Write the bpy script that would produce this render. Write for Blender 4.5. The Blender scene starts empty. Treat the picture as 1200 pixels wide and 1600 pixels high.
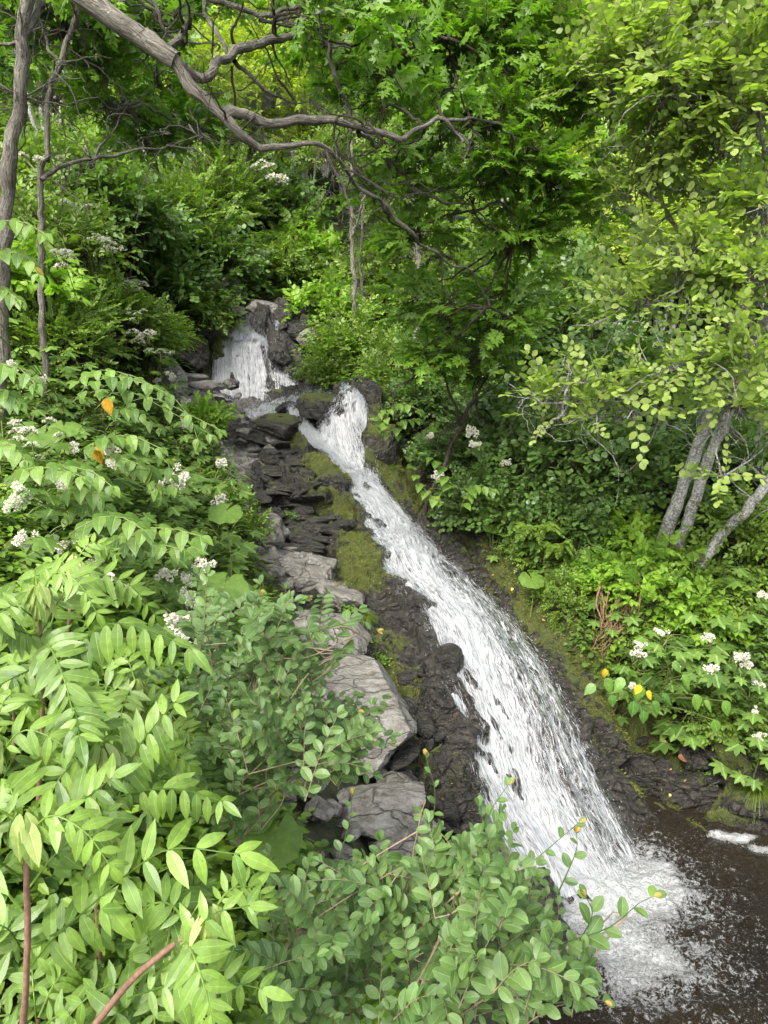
import bpy, math
import numpy as np
from mathutils import Vector, Matrix, Euler

rng = np.random.default_rng(11)
R = math.radians
C = bpy.context.scene.collection

# ------------------------------------------------------------------ camera, sky, sun, exposure
PITCH = R(-12.0)
FPX = 1100.0
EYE = np.array([0.0, 0.0, 5.0])          # eye height above the pool, which lies at z = 0
cd = bpy.data.cameras.new("camera")
cam = bpy.data.objects.new("camera", cd)
C.objects.link(cam)
cam.location = EYE
cam.rotation_euler = (math.pi / 2 + PITCH, 0, 0)
cd.sensor_fit = 'VERTICAL'
cd.sensor_height = 24.0
cd.lens = 24.0 * FPX / 1600.0
cd.clip_start = 0.05
cd.clip_end = 600.0
bpy.context.scene.camera = cam

SUN_EL, SUN_AZ = R(46), R(208)           # azimuth measured clockwise from +Y (north)
w = bpy.data.worlds.new("World")
bpy.context.scene.world = w
w.use_nodes = True
nt = w.node_tree
sky = nt.nodes.new('ShaderNodeTexSky')
sky.sky_type = 'NISHITA'
sky.sun_disc = False
sky.sun_elevation = SUN_EL
sky.sun_rotation = SUN_AZ
sky.dust_density = 3.0
sky.air_density = 1.0
hs = nt.nodes.new('ShaderNodeHueSaturation')
hs.inputs['Saturation'].default_value = 0.35
nt.links.new(sky.outputs[0], hs.inputs['Color'])
nt.links.new(hs.outputs[0], nt.nodes['Background'].inputs['Color'])
nt.nodes['Background'].inputs['Strength'].default_value = 0.15
sl = bpy.data.lights.new("sun", 'SUN')
sl.energy = 1.5
sl.angle = R(14)
sl.color = (1.0, 0.97, 0.9)
so = bpy.data.objects.new("sun", sl)
C.objects.link(so)
sd = np.array([math.sin(SUN_AZ) * math.cos(SUN_EL), math.cos(SUN_AZ) * math.cos(SUN_EL), math.sin(SUN_EL)])
so.rotation_euler = Vector(sd).to_track_quat('Z', 'Y').to_euler()
so.location = (0, 0, 40)
vs = bpy.context.scene.view_settings
vs.view_transform = 'Standard'
vs.look = 'None'
vs.gamma = 1.0
vs.exposure = 1.9
cy = bpy.context.scene.cycles
cy.max_bounces = 6
cy.diffuse_bounces = 4
cy.glossy_bounces = 2
cy.transmission_bounces = 4
cy.transparent_max_bounces = 12
cy.caustics_reflective = False
cy.caustics_refractive = False

# ------------------------------------------------------------------ noise
def _hash(ix, iy, iz, seed):
    h = (ix.astype(np.int64) * 374761393 + iy.astype(np.int64) * 668265263 + iz.astype(np.int64) * 2147483647 + seed * 1274126177) & 0xffffffff
    h = ((h ^ (h >> 13)) * 1274126177) & 0xffffffff
    h = ((h ^ (h >> 16)) * 2246822519) & 0xffffffff
    return ((h ^ (h >> 15)) & 0xffffff) / float(0xffffff)

def vnoise(p, seed=0):
    p = np.asarray(p, float)
    i = np.floor(p).astype(np.int64)
    f = p - i
    f = f * f * (3 - 2 * f)
    r = 0
    for dx in (0, 1):
        for dy in (0, 1):
            for dz in (0, 1):
                wgt = (f[..., 0] if dx else 1 - f[..., 0]) * (f[..., 1] if dy else 1 - f[..., 1]) * (f[..., 2] if dz else 1 - f[..., 2])
                r = r + wgt * _hash(i[..., 0] + dx, i[..., 1] + dy, i[..., 2] + dz, seed)
    return r * 2 - 1

def fbm(p, octaves=4, seed=0, gain=0.5):
    p = np.asarray(p, float)
    a, r = 1.0, 0
    for o in range(octaves):
        r = r + a * vnoise(p * (2.03 ** o) + 17.3 * o, seed + o)
        a *= gain
    return r

def facets(x, y, size, seed, ax=1.0, ang=0.0, tilt=0.5):
    """blocky fractured surface: height and crack depth"""
    ca, sa = math.cos(ang), math.sin(ang)
    u = (x * ca + y * sa) / size
    v = (-x * sa + y * ca) / (size * ax)
    iu, iv = np.floor(u).astype(np.int64), np.floor(v).astype(np.int64)
    f1 = np.full(u.shape, 9.0); f2 = np.full(u.shape, 9.0)
    h = np.zeros(u.shape)
    z0 = np.zeros_like(iu)
    for a in (-1, 0, 1):
        for b in (-1, 0, 1):
            cu, cv = iu + a, iv + b
            jx = cu + _hash(cu, cv, z0, seed)
            jy = cv + _hash(cu, cv, z0 + 1, seed)
            d = np.hypot(u - jx, v - jy)
            hh = _hash(cu, cv, z0 + 2, seed) - 0.5 + tilt * ((u - jx) * (_hash(cu, cv, z0 + 3, seed) - 0.5) + (v - jy) * (_hash(cu, cv, z0 + 4, seed) - 0.5)) * 2
            m = d < f1
            f2 = np.where(m, f1, np.minimum(f2, d))
            f1 = np.where(m, d, f1)
            h = np.where(m, hh, h)
    return h, f2 - f1

# ------------------------------------------------------------------ projection helpers (used to find where things stand)
CP, SP = math.cos(PITCH), math.sin(PITCH)
def ray(px, py):
    u = (np.asarray(px, float) - 600) / FPX
    v = (800 - np.asarray(py, float)) / FPX
    y = CP - v * SP
    z = SP + v * CP
    return np.stack([u / y, np.ones_like(u), z / y], -1)
def W(px, py, d):
    return EYE + ray(px, py) * np.asarray(d, float)[..., None]
def proj(p):
    p = np.asarray(p, float) - EYE
    f = p[..., 1] * CP + p[..., 2] * SP
    v = -p[..., 1] * SP + p[..., 2] * CP
    return 600 + FPX * p[..., 0] / f, 800 - FPX * v / f

# ------------------------------------------------------------------ the lie of the land
CTRL = [
 # lower chute, middle, right and left edges
 (920,1400,5.83),(860,1300,6.35),(820,1200,6.85),(780,1100,7.35),(740,1000,8.0),(690,920,8.8),(640,850,9.8),(600,800,10.8),(575,765,11.5),
 (960,1200,7.2),(900,1080,7.9),(830,1000,8.5),(760,930,9.2),(700,880,9.9),(650,830,10.7),
 (730,1150,6.75),(690,1050,7.4),(665,980,8.0),(630,920,8.7),(590,850,9.7),(560,800,10.7),
 # right bank
 (1190,1290,6.85),(1080,1250,7.3),(1000,1230,7.4),(1150,1220,7.2),(1050,1150,7.7),(1100,1130,7.7),(950,1050,8.3),(900,960,9.0),(830,880,9.9),(740,800,11.0),(680,740,12.0),(612,690,12.4),(625,725,12.0),
 (1200,1150,7.4),(1200,1050,7.8),(1200,950,8.5),(1050,900,9.5),(950,920,9.5),(1060,800,10.4),(1200,800,10.0),(900,750,12.0),(800,700,12.8),(700,640,14.0),(650,600,15.5),(560,560,18.0),(900,600,17.0),(1100,650,14.5),(1200,550,19.0),(1400,800,10.0),(1400,1000,8.2),(1500,550,19),
 # middle drop and bench
 (545,632,12.5),(590,632,12.4),(575,700,12.0),(590,760,11.6),(555,700,12.1),(465,650,13.3),(500,700,12.5),(540,735,12.0),(505,640,13.3),(400,640,15.0),(440,625,15.2),(480,620,14.6),(350,625,15.8),
 (320,607,17.0),(400,607,17.0),(470,607,16.8),(335,520,17.7),(400,503,17.7),(465,503,17.7),(430,480,18.6),(380,485,18.6),(330,560,17.4),(400,555,17.3),(470,555,17.2),(500,560,17.0),(500,600,16.2),
 # rock spur
 (430,660,13.5),(400,690,12.8),(460,720,12.0),(500,740,11.7),(540,790,10.8),(480,800,10.5),(430,800,10.4),(590,900,9.0),(540,850,9.6),(480,870,9.3),(640,1000,7.9),(600,960,8.3),(650,1100,6.95),(700,1200,6.25),(740,1300,5.7),(800,1400,5.1),(600,1050,7.3),
 (400,850,9.3),(420,950,7.8),(560,1000,7.7),(500,1000,7.3),(540,1100,6.3),(600,1150,6.2),(600,1280,5.1),(450,1100,5.9),(450,1300,4.5),(500,1500,3.6),(650,1550,4.0),(800,1550,4.4),(300,1550,2.9),(520,1200,5.3),
 # left side
 (340,690,12.5),(300,600,16.0),(250,560,17.0),(380,480,19.0),(300,480,18.5),(200,450,16.5),(100,400,14.0),(0,300,13.0),(300,350,21.0),(400,300,25.0),(450,420,21.0),(200,600,13.0),(100,600,11.0),(0,500,10.0),(-150,600,8.5),(300,750,10.5),(380,860,8.8),(200,800,7.8),(0,800,6.0),(200,1000,5.4),(0,1000,4.2),(200,1300,3.4),(-200,1000,4.0),(-200,700,6.5),
 # hill behind
 (600,480,22.0),(800,450,23.0),(1100,450,23.0),(1000,300,28.0),(600,350,27.0),(500,250,32.0),(1200,250,30.0),(700,100,40.0),(200,100,34.0),(-100,100,26.0),(1400,200,30),
]
CXY = [(0,-1,3.2),(0,1.0,2.7),(-2,0,3.3),(-4,-1,3.4),(-5,3,3.6),(2.5,-1,1.5),(2.5,1.5,-.6),(3.5,3,-.6),(1.8,3.6,-.6),(4,5,-.5),(6,4,-.2),(9,5,1.5),(9,-1,1.5),(2.6,5.2,-.6),(3.6,6.0,-.4),(1.4,4.6,-.5),
       (0,60,34),(25,60,34),(-25,55,34),(50,60,36),(-45,50,36),(0,120,60),(-60,110,60),(60,110,60),(-20,20,9.5),(-30,5,12),(-12,5,6.5),(25,12,7),(30,0,7),(20,22,9)]
_pts = [W(a, b, c) for a, b, c in CTRL]
_pts = np.array([p for p in _pts] + [np.array(q, float) for q in CXY])
_c2 = 0.16
def _phi(dx, dy): return np.sqrt(dx * dx + dy * dy + _c2)
_NC = len(_pts)
_A = np.zeros((_NC + 3, _NC + 3))
_A[:_NC, :_NC] = -_phi(_pts[:, None, 0] - _pts[None, :, 0], _pts[:, None, 1] - _pts[None, :, 1]) + np.eye(_NC) * 0.004
_A[:_NC, _NC] = 1; _A[:_NC, _NC + 1:] = _pts[:, :2]
_A[_NC:, :_NC] = _A[:_NC, _NC:].T
_sol = np.linalg.solve(_A, np.concatenate([_pts[:, 2], [0, 0, 0]]))
def H(x, y):
    x = np.asarray(x, float); y = np.asarray(y, float)
    sh = x.shape; xf = x.ravel(); yf = y.ravel()
    out = np.empty(xf.size)
    for i in range(0, xf.size, 60000):
        a, b = xf[i:i + 60000], yf[i:i + 60000]
        out[i:i + 60000] = -_phi(a[:, None] - _pts[None, :, 0], b[:, None] - _pts[None, :, 1]) @ _sol[:_NC] + _sol[_NC] + _sol[_NC + 1] * a + _sol[_NC + 2] * b
    return out.reshape(sh)
def hit(px, py, dmin=2.5, dmax=70):
    d = np.geomspace(dmin, dmax, 900)
    p = EYE + ray(px, py)[None] * d[:, None]
    g = p[:, 2] - H(p[:, 0], p[:, 1])
    k = np.argmax(g < 0) if (g < 0).any() else len(d) - 1
    return p[k]
def Hn(x, y, e=0.05):
    gx = (H(x + e, y) - H(x - e, y)) / (2 * e)
    gy = (H(x, y + e) - H(x, y - e)) / (2 * e)
    n = np.stack([-gx, -gy, np.ones_like(gx)], -1)
    return n / np.linalg.norm(n, axis=-1, keepdims=True)

# ------------------------------------------------------------------ mesh building
def unit(a):
    a = np.asarray(a, float)
    return a / (np.linalg.norm(a, axis=-1, keepdims=True) + 1e-9)

class T:                                  # a template or a finished piece: verts, loops, counts, attribute
    def __init__(s, v, faces=None, at=None, loops=None, counts=None):
        s.v = np.asarray(v, float).reshape(-1, 3)
        if faces is not None:
            s.loops = np.array([i for f in faces for i in f], np.int64)
            s.counts = np.array([len(f) for f in faces], np.int64)
        else:
            s.loops, s.counts = loops, counts
        s.at = np.zeros((len(s.v), 3)) if at is None else np.asarray(at, float)
def join(ts):
    ts = [t for t in ts if t is not None and len(t.v)]
    off = np.cumsum([0] + [len(t.v) for t in ts[:-1]])
    return T(np.concatenate([t.v for t in ts]), at=np.concatenate([t.at for t in ts]),
             loops=np.concatenate([t.loops + o for t, o in zip(ts, off)]), counts=np.concatenate([t.counts for t in ts]))
def inst(t, pos, rot, scale, rnd=None, jit=0.25):
    """many copies of one template; rot (N,3,3) has the images of x, y, z as columns"""
    n = len(pos)
    if n == 0: return None
    sc = np.broadcast_to(np.asarray(scale, float), (n,))
    v = np.einsum('nij,vj->nvi', rot, t.v) * sc[:, None, None] + pos[:, None, :]
    at = np.broadcast_to(t.at, (n,) + t.at.shape).copy()
    if rnd is not None:
        at[..., 2] = np.clip(at[..., 2] * jit + rnd[:, None] * (1 - jit), 0, 1)
    nv = len(t.v)
    loops = (t.loops[None] + (np.arange(n) * nv)[:, None]).ravel()
    return T(v.reshape(-1, 3), at=at.reshape(-1, 3), loops=loops, counts=np.tile(t.counts, n))
def frames(d, up):
    d = unit(d); x = unit(np.cross(d, up)); z = np.cross(x, d)
    return np.stack([x, d, z], -1)

def to_obj(name, t, mat, parent=None, smooth=False, attr='lf', **props):
    me = bpy.data.meshes.new(name)
    nv, nl, nf = len(t.v), len(t.loops), len(t.counts)
    me.vertices.add(nv); me.vertices.foreach_set('co', t.v.astype(np.float32).ravel())
    me.loops.add(nl); me.loops.foreach_set('vertex_index', t.loops.astype(np.int32))
    me.polygons.add(nf)
    st = np.concatenate([[0], np.cumsum(t.counts)[:-1]]).astype(np.int32)
    me.polygons.foreach_set('loop_start', st)
    if smooth: me.polygons.foreach_set('use_smooth', np.ones(nf, bool))
    me.update(calc_edges=True)
    if not smooth: me.shade_flat()
    else: me.shade_smooth()
    if attr:
        a = me.attributes.new(attr, 'FLOAT_VECTOR', 'POINT')
        a.data.foreach_set('vector', t.at.astype(np.float32).ravel())
    me.materials.append(mat)
    o = bpy.data.objects.new(name, me)
    C.objects.link(o)
    if parent is not None:
        o.parent = parent
    for k, v in props.items(): o[k] = v
    return o
def thing(name, label, cat, loc=(0, 0, 0), group=None):
    o = bpy.data.objects.new(name, None)
    o.empty_display_size = 0.1
    C.objects.link(o); o.location = loc
    o['label'] = label; o['category'] = cat
    if group: o['group'] = group
    return o
def copy_thing(root, loc, rotz, scale, label, group=None):
    r = root.copy(); C.objects.link(r)
    r.location = loc; r.rotation_euler = (0, 0, rotz); r.scale = scale if hasattr(scale, '__len__') else (scale,) * 3
    r['label'] = label
    if group: r['group'] = group
    for ch in [c for c in root.children]:
        c = ch.copy(); C.objects.link(c); c.parent = r
    return r
def shift(t, loc):
    t.v = t.v - np.asarray(loc, float); return t

def tubes(P, Rad, k=5):
    """N tapered tubes in one piece: P (N,n,3), Rad (N,n)"""
    P = np.asarray(P, float); Rad = np.asarray(Rad, float)
    N, n, _ = P.shape
    tg = np.gradient(P, axis=1); tg = unit(tg)
    ref = np.where(np.abs(tg[..., 2:3]) > 0.9, np.array([1.0, 0, 0]), np.array([0, 0, 1.0]))
    ref = np.broadcast_to(ref[:, n // 2:n // 2 + 1], tg.shape)
    a = unit(np.cross(tg, ref)); b = np.cross(tg, a)
    th = np.arange(k) / k * 2 * np.pi
    ring = a[:, :, None] * np.cos(th)[None, None, :, None] + b[:, :, None] * np.sin(th)[None, None, :, None]
    V = P[:, :, None] + ring * Rad[:, :, None, None]
    i = np.arange(n - 1)[:, None] * k; j = np.arange(k)[None]; jn = (j + 1) % k
    q = np.stack([i + j, i + jn, i + k + jn, i + k + j], -1).reshape(-1, 4)
    q = (q[None] + (np.arange(N) * n * k)[:, None, None]).reshape(-1)
    sl_ = np.concatenate([np.zeros((N, 1)), np.cumsum(np.linalg.norm(np.diff(P, axis=1), axis=2), 1)], 1)
    at = np.zeros((N, n, k, 3)); at[..., 0] = np.cos(th); at[..., 1] = sl_[..., None] + rng.random(N)[:, None, None] * 9
    at[..., 2] = np.sin(th)
    return T(V.reshape(-1, 3), at=at.reshape(-1, 3), loops=q, counts=np.full(N * (n - 1) * k, 4))
def spline(pts, n):
    pts = np.asarray(pts, float)
    if len(pts) == 2: return pts[0] + (pts[1] - pts[0]) * np.linspace(0, 1, n)[:, None]
    d = np.concatenate([[0], np.cumsum(np.linalg.norm(np.diff(pts[:, :3], axis=0), axis=1))])
    p = np.vstack([2 * pts[0] - pts[1], pts, 2 * pts[-1] - pts[-2]])
    s = np.linspace(0, d[-1] - 1e-6, n)
    k = np.clip(np.searchsorted(d, s, side='right') - 1, 0, len(pts) - 2)
    t = ((s - d[k]) / (d[k + 1] - d[k] + 1e-9))[:, None]
    p0, p1, p2, p3 = p[k], p[k + 1], p[k + 2], p[k + 3]
    return 0.5 * (2 * p1 + (p2 - p0) * t + (2 * p0 - 5 * p1 + 4 * p2 - p3) * t ** 2 + (3 * p1 - p0 - 3 * p2 + p3) * t ** 3)
def limb(pts, r0, r1, n=24, k=8, wob=0.0, seed=1, rpow=1.0):
    """one knobbly tapering limb"""
    P = spline(pts, n)
    L = np.linalg.norm(np.diff(P, axis=0), axis=1).sum()
    if wob: P[1:-1] += np.stack([fbm(np.stack([np.linspace(0, L * 2.5, n)] * 3, -1) + 31 * i + seed, 3, seed) for i in range(3)], -1)[1:-1] * wob
    t = np.linspace(0, 1, n) ** rpow
    rad = r0 + (r1 - r0) * t
    g = tubes(P[None], rad[None], k)
    V = g.v.reshape(n, k, 3)
    c = P[:, None]
    nz = fbm(V * np.array([9., 9., 9.]) + seed, 2, seed) * 0.10 + fbm(V * 3.0 + seed, 2, seed + 5) * 0.12
    g.v = (c + (V - c) * (1 + nz[..., None])).reshape(-1, 3)
    return g

# ------------------------------------------------------------------ materials
def mat(name):
    m = bpy.data.materials.new(name); m.use_nodes = True
    n = m.node_tree; n.nodes.clear()
    return m, n
def N(nt, kind, **kw):
    n = nt.nodes.new('ShaderNode' + kind)
    for k, v in kw.items():
        if k in n.inputs: n.inputs[k].default_value = v
        else: setattr(n, k, v)
    return n
def math_(nt, op, a, b=None, clamp=False):
    n = nt.nodes.new('ShaderNodeMath'); n.operation = op; n.use_clamp = clamp
    for i, q in enumerate((a, b)):
        if q is None: continue
        if isinstance(q, (int, float)): n.inputs[i].default_value = q
        else: nt.links.new(q, n.inputs[i])
    return n.outputs[0]
def ramp(nt, fac, stops, interp='LINEAR'):
    n = nt.nodes.new('ShaderNodeValToRGB'); n.color_ramp.interpolation = interp
    e = n.color_ramp.elements
    while len(e) < len(stops): e.new(0.5)
    for i, (p, c) in enumerate(stops):
        e[i].position = p
        e[i].color = (c, c, c, 1) if isinstance(c, (int, float)) else tuple(c) + (1,)
    nt.links.new(fac, n.inputs[0])
    return n.outputs[0]
def mixc(nt, fac, a, b, mode='MIX'):
    n = nt.nodes.new('ShaderNodeMix'); n.data_type = 'RGBA'; n.blend_type = mode
    for i, q in ((0, fac), (6, a), (7, b)):
        if isinstance(q, (int, float)): n.inputs[i].default_value = q if i == 0 else (q, q, q, 1)
        elif isinstance(q, tuple): n.inputs[i].default_value = q + (1,)
        else: nt.links.new(q, n.inputs[i])
    return n.outputs[2]
def noise(nt, vec, scale, detail=3, rough=0.55, dist=0.0):
    n = N(nt, 'TexNoise'); n.inputs['Scale'].default_value = scale; n.inputs['Detail'].default_value = detail
    n.inputs['Roughness'].default_value = rough; n.inputs['Distortion'].default_value = dist
    if vec is not None: nt.links.new(vec, n.inputs['Vector'])
    return n.outputs[0]
def worldpos(nt): return N(nt, 'NewGeometry').outputs['Position']
def out(nt, sh):
    o = N(nt, 'OutputMaterial'); nt.links.new(sh, o.inputs[0])
def bump(nt, h, strength, dist=0.02, normal=None):
    b = N(nt, 'Bump'); b.inputs['Strength'].default_value = strength; b.inputs['Distance'].default_value = dist
    nt.links.new(h, b.inputs['Height'])
    if normal is not None: nt.links.new(normal, b.inputs['Normal'])
    return b.outputs[0]

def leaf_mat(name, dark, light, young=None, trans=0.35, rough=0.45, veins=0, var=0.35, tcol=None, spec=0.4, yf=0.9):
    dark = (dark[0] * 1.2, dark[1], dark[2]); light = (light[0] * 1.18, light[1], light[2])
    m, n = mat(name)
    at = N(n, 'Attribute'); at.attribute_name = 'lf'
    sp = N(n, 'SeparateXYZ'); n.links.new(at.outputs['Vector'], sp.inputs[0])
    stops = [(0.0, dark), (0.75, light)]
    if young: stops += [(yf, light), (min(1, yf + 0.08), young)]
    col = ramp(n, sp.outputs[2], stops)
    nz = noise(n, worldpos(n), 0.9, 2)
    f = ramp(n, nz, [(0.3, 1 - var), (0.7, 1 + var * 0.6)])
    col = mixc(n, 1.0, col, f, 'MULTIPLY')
    normal = None
    if veins:
        ax = math_(n, 'ABSOLUTE', sp.outputs[0])
        mid = ramp(n, ax, [(0.0, 1.0), (0.035, 1.0), (0.07, 0.0)])
        ph = math_(n, 'SUBTRACT', math_(n, 'MULTIPLY', sp.outputs[1], veins), math_(n, 'MULTIPLY', ax, veins * 0.28))
        s = math_(n, 'ABSOLUTE', math_(n, 'SINE', math_(n, 'MULTIPLY', ph, math.pi)))
        side = ramp(n, s, [(0.0, 1.0), (0.12, 0.35), (0.3, 0.0)])
        vv = math_(n, 'ADD', math_(n, 'MULTIPLY', mid, 0.55), math_(n, 'MULTIPLY', side, 0.16), True)
        col = mixc(n, vv, col, tuple(min(1, c * 1.5 + 0.06) for c in light))
        normal = bump(n, math_(n, 'MULTIPLY', math_(n, 'ADD', mid, side), -1.0), 0.35, 0.004)
        blot = noise(n, worldpos(n), 22, 3, 0.6)
        col = mixc(n, 1.0, col, ramp(n, blot, [(0.3, 0.78), (0.7, 1.15)]), 'MULTIPLY')
        spot = ramp(n, noise(n, worldpos(n), 75, 2, 0.5), [(0.70, 0.0), (0.73, 0.75)])
        edge_ = math_(n, 'MULTIPLY', ramp(n, ax, [(0.86, 0.0), (1.0, 0.8)]), ramp(n, noise(n, worldpos(n), 6, 2), [(0.55, 0.0), (0.62, 1.0)]))
        col = mixc(n, math_(n, 'MAXIMUM', spot, edge_), col, (0.16, 0.11, 0.03))
    geo = N(n, 'NewGeometry')
    back = mixc(n, geo.outputs['Backfacing'], col, mixc(n, 0.35, col, (0.16, 0.22, 0.10)))
    p = N(n, 'BsdfPrincipled', Roughness=rough)
    p.inputs['Specular IOR Level'].default_value = spec
    n.links.new(back, p.inputs['Base Color'])
    t = N(n, 'BsdfTranslucent')
    tc = mixc(n, 1.0, col, tcol or (1.25, 1.5, 0.5), 'MULTIPLY')
    n.links.new(tc, t.inputs['Color'])
    if normal is not None:
        n.links.new(normal, p.inputs['Normal'])
    mx = N(n, 'MixShader'); mx.inputs[0].default_value = trans
    n.links.new(p.outputs[0], mx.inputs[1]); n.links.new(t.outputs[0], mx.inputs[2])
    out(n, mx.outputs[0])
    return m
def bark_mat(name, a, b, lich=(0.3, 0.31, 0.27), lichen=0.3, scale=1.0, band=False):
    """attribute lf on limbs: x, z = round the limb, y = metres along it"""
    m, n = mat(name)
    at = N(n, 'Attribute'); at.attribute_name = 'lf'
    mp = N(n, 'Mapping'); mp.inputs['Scale'].default_value = (1.5, 26, 1.5) if band else (3.2, 5.5, 3.2); n.links.new(at.outputs['Vector'], mp.inputs[0])
    pos = worldpos(n)
    n1 = noise(n, mp.outputs[0], 1.3, 6, 0.7, 0.9)
    n2 = noise(n, pos, 38 * scale, 4, 0.65)
    n3 = noise(n, pos, 4.0, 3, 0.6)
    col = ramp(n, n1, [(0.36, a), (0.47, tuple((p + q) / 2 for p, q in zip(a, b))), (0.62, b)])
    col = mixc(n, 1.0, col, ramp(n, n3, [(0.3, 0.65), (0.7, 1.25)]), 'MULTIPLY')
    lm = ramp(n, math_(n, 'ADD', n2, math_(n, 'MULTIPLY', n3, 0.3)), [(0.80 - lichen * 0.2, 0.0), (0.86 - lichen * 0.2, 1.0)])
    col = mixc(n, math_(n, 'MULTIPLY', lm, 0.7), col, lich)
    p = N(n, 'BsdfPrincipled', Roughness=0.9)
    p.inputs['Specular IOR Level'].default_value = 0.2
    n.links.new(col, p.inputs['Base Color'])
    n.links.new(bump(n, math_(n, 'ADD', n1, math_(n, 'MULTIPLY', n2, 0.3)), 1.0, 0.05), p.inputs['Normal'])
    out(n, p.outputs[0])
    return m
def flat_mat(name, col, rough=0.7, trans=0.0, var=0.3, scale=30):
    m, n = mat(name)
    nz = noise(n, worldpos(n), scale, 3)
    c = mixc(n, 1.0, col, ramp(n, nz, [(0.3, 1 - var), (0.7, 1 + var)]), 'MULTIPLY')
    p = N(n, 'BsdfPrincipled', Roughness=rough)
    n.links.new(c, p.inputs['Base Color'])
    if trans:
        t = N(n, 'BsdfTranslucent'); n.links.new(c, t.inputs['Color'])
        mx = N(n, 'MixShader'); mx.inputs[0].default_value = trans
        n.links.new(p.outputs[0], mx.inputs[1]); n.links.new(t.outputs[0], mx.inputs[2])
        out(n, mx.outputs[0])
    else: out(n, p.outputs[0])
    return m

def rock_mat(name, kind):
    """attribute lf: x = wetness, y = moss amount, z = random"""
    m, n = mat(name)
    at = N(n, 'Attribute'); at.attribute_name = 'lf'
    sp = N(n, 'SeparateXYZ'); n.links.new(at.outputs['Vector'], sp.inputs[0])
    pos = worldpos(n)
    mp = N(n, 'Mapping'); mp.inputs['Rotation'].default_value = (0.5, 0.35, 0.5); mp.inputs['Scale'].default_value = (1.0, 3.2, 1.6)
    n.links.new(pos, mp.inputs[0])
    big = noise(n, mp.outputs[0], 1.6, 5, 0.6, 0.4)
    fine = noise(n, pos, 38, 5, 0.7)
    mid = noise(n, mp.outputs[0], 7, 5, 0.65, 0.8)
    dry = ramp(n, mid, [(0.25, (0.085, 0.074, 0.058)), (0.45, (0.20, 0.184, 0.156)), (0.72, (0.33, 0.312, 0.272))])
    dry = mixc(n, 0.55, dry, ramp(n, fine, [(0.3, 0.30), (0.7, 1.15)]), 'MULTIPLY')
    lich = ramp(n, noise(n, pos, 5.0, 4, 0.7), [(0.52, 0.0), (0.62, 0.5)])
    dry = mixc(n, lich, dry, (0.31, 0.305, 0.285))
    wet = ramp(n, mid, [(0.32, (0.007, 0.006, 0.005)), (0.5, (0.022, 0.0185, 0.013)), (0.72, (0.075, 0.066, 0.050))])
    wet = mixc(n, 0.6, wet, ramp(n, fine, [(0.3, 0.45), (0.7, 1.3)]), 'MULTIPLY')
    wn = math_(n, 'ADD', sp.outputs[0], math_(n, 'MULTIPLY', math_(n, 'SUBTRACT', big, 0.5), 0.9))
    wf = ramp(n, wn, [(0.42, 0.0), (0.58, 1.0)])
    col = mixc(n, wf, dry, wet)
    # thin dark cracks
    vo = N(n, 'TexVoronoi', feature='DISTANCE_TO_EDGE'); vo.inputs['Scale'].default_value = 1.7
    wp = N(n, 'Mix'); 
    dn = N(n, 'TexNoise'); dn.inputs['Scale'].default_value = 2.5; dn.inputs['Detail'].default_value = 4; n.links.new(pos, dn.inputs['Vector'])
    va = N(n, 'VectorMath', operation='MULTIPLY_ADD'); n.links.new(dn.outputs['Color'], va.inputs[0]); va.inputs[1].default_value = (0.55, 0.55, 0.55); n.links.new(mp.outputs[0], va.inputs[2])
    n.links.new(va.outputs[0], vo.inputs['Vector'])
    crack = ramp(n, vo.outputs[0], [(0.0, 0.0), (0.02, 1.0)])
    col = mixc(n, math_(n, 'MULTIPLY', math_(n, 'SUBTRACT', 1.0, crack), 0.45), col, (0.02, 0.018, 0.015))
    # moss
    up = N(n, 'SeparateXYZ'); n.links.new(N(n, 'NewGeometry').outputs['Normal'], up.inputs[0])
    mn = noise(n, pos, 6.5, 5, 0.7)
    mm = math_(n, 'ADD', sp.outputs[1], math_(n, 'ADD', math_(n, 'MULTIPLY', math_(n, 'SUBTRACT', mn, 0.5), 1.7), math_(n, 'MULTIPLY', math_(n, 'SUBTRACT', up.outputs[2], 0.6), 0.25)))
    mf = ramp(n, mm, [(0.47, 0.0), (0.60, 1.0)])
    mossn = noise(n, pos, 60, 4, 0.7)
    mossb = noise(n, pos, 3.0, 3, 0.6)
    mc = mixc(n, mossb, (0.022, 0.034, 0.007), (0.125, 0.145, 0.014))
    mc = mixc(n, 1.0, mc, ramp(n, mossn, [(0.3, 0.35), (0.7, 1.5)]), 'MULTIPLY')
    col = mixc(n, mf, col, mc)
    p = N(n, 'BsdfPrincipled')
    n.links.new(col, p.inputs['Base Color'])
    rg = mixc(n, wf, 0.85, ramp(n, noise(n, mp.outputs[0], 3.5, 5, 0.7, 0.5), [(0.44, 0.13), (0.54, 0.52)]))
    rg = mixc(n, mf, rg, 0.95)
    n.links.new(rg, p.inputs['Roughness'])
    n.links.new(mixc(n, wf, 0.3, 0.55), p.inputs['Specular IOR Level'])
    hb = math_(n, 'ADD', math_(n, 'MULTIPLY', mid, 0.8), math_(n, 'ADD', math_(n, 'MULTIPLY', fine, 0.25), math_(n, 'MULTIPLY', crack, 0.35)))
    hb = math_(n, 'ADD', hb, math_(n, 'MULTIPLY', math_(n, 'MULTIPLY', mossn, mf), 0.5))
    n.links.new(bump(n, hb, 1.0, 0.085), p.inputs['Normal'])
    out(n, p.outputs[0])
    return m

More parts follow.
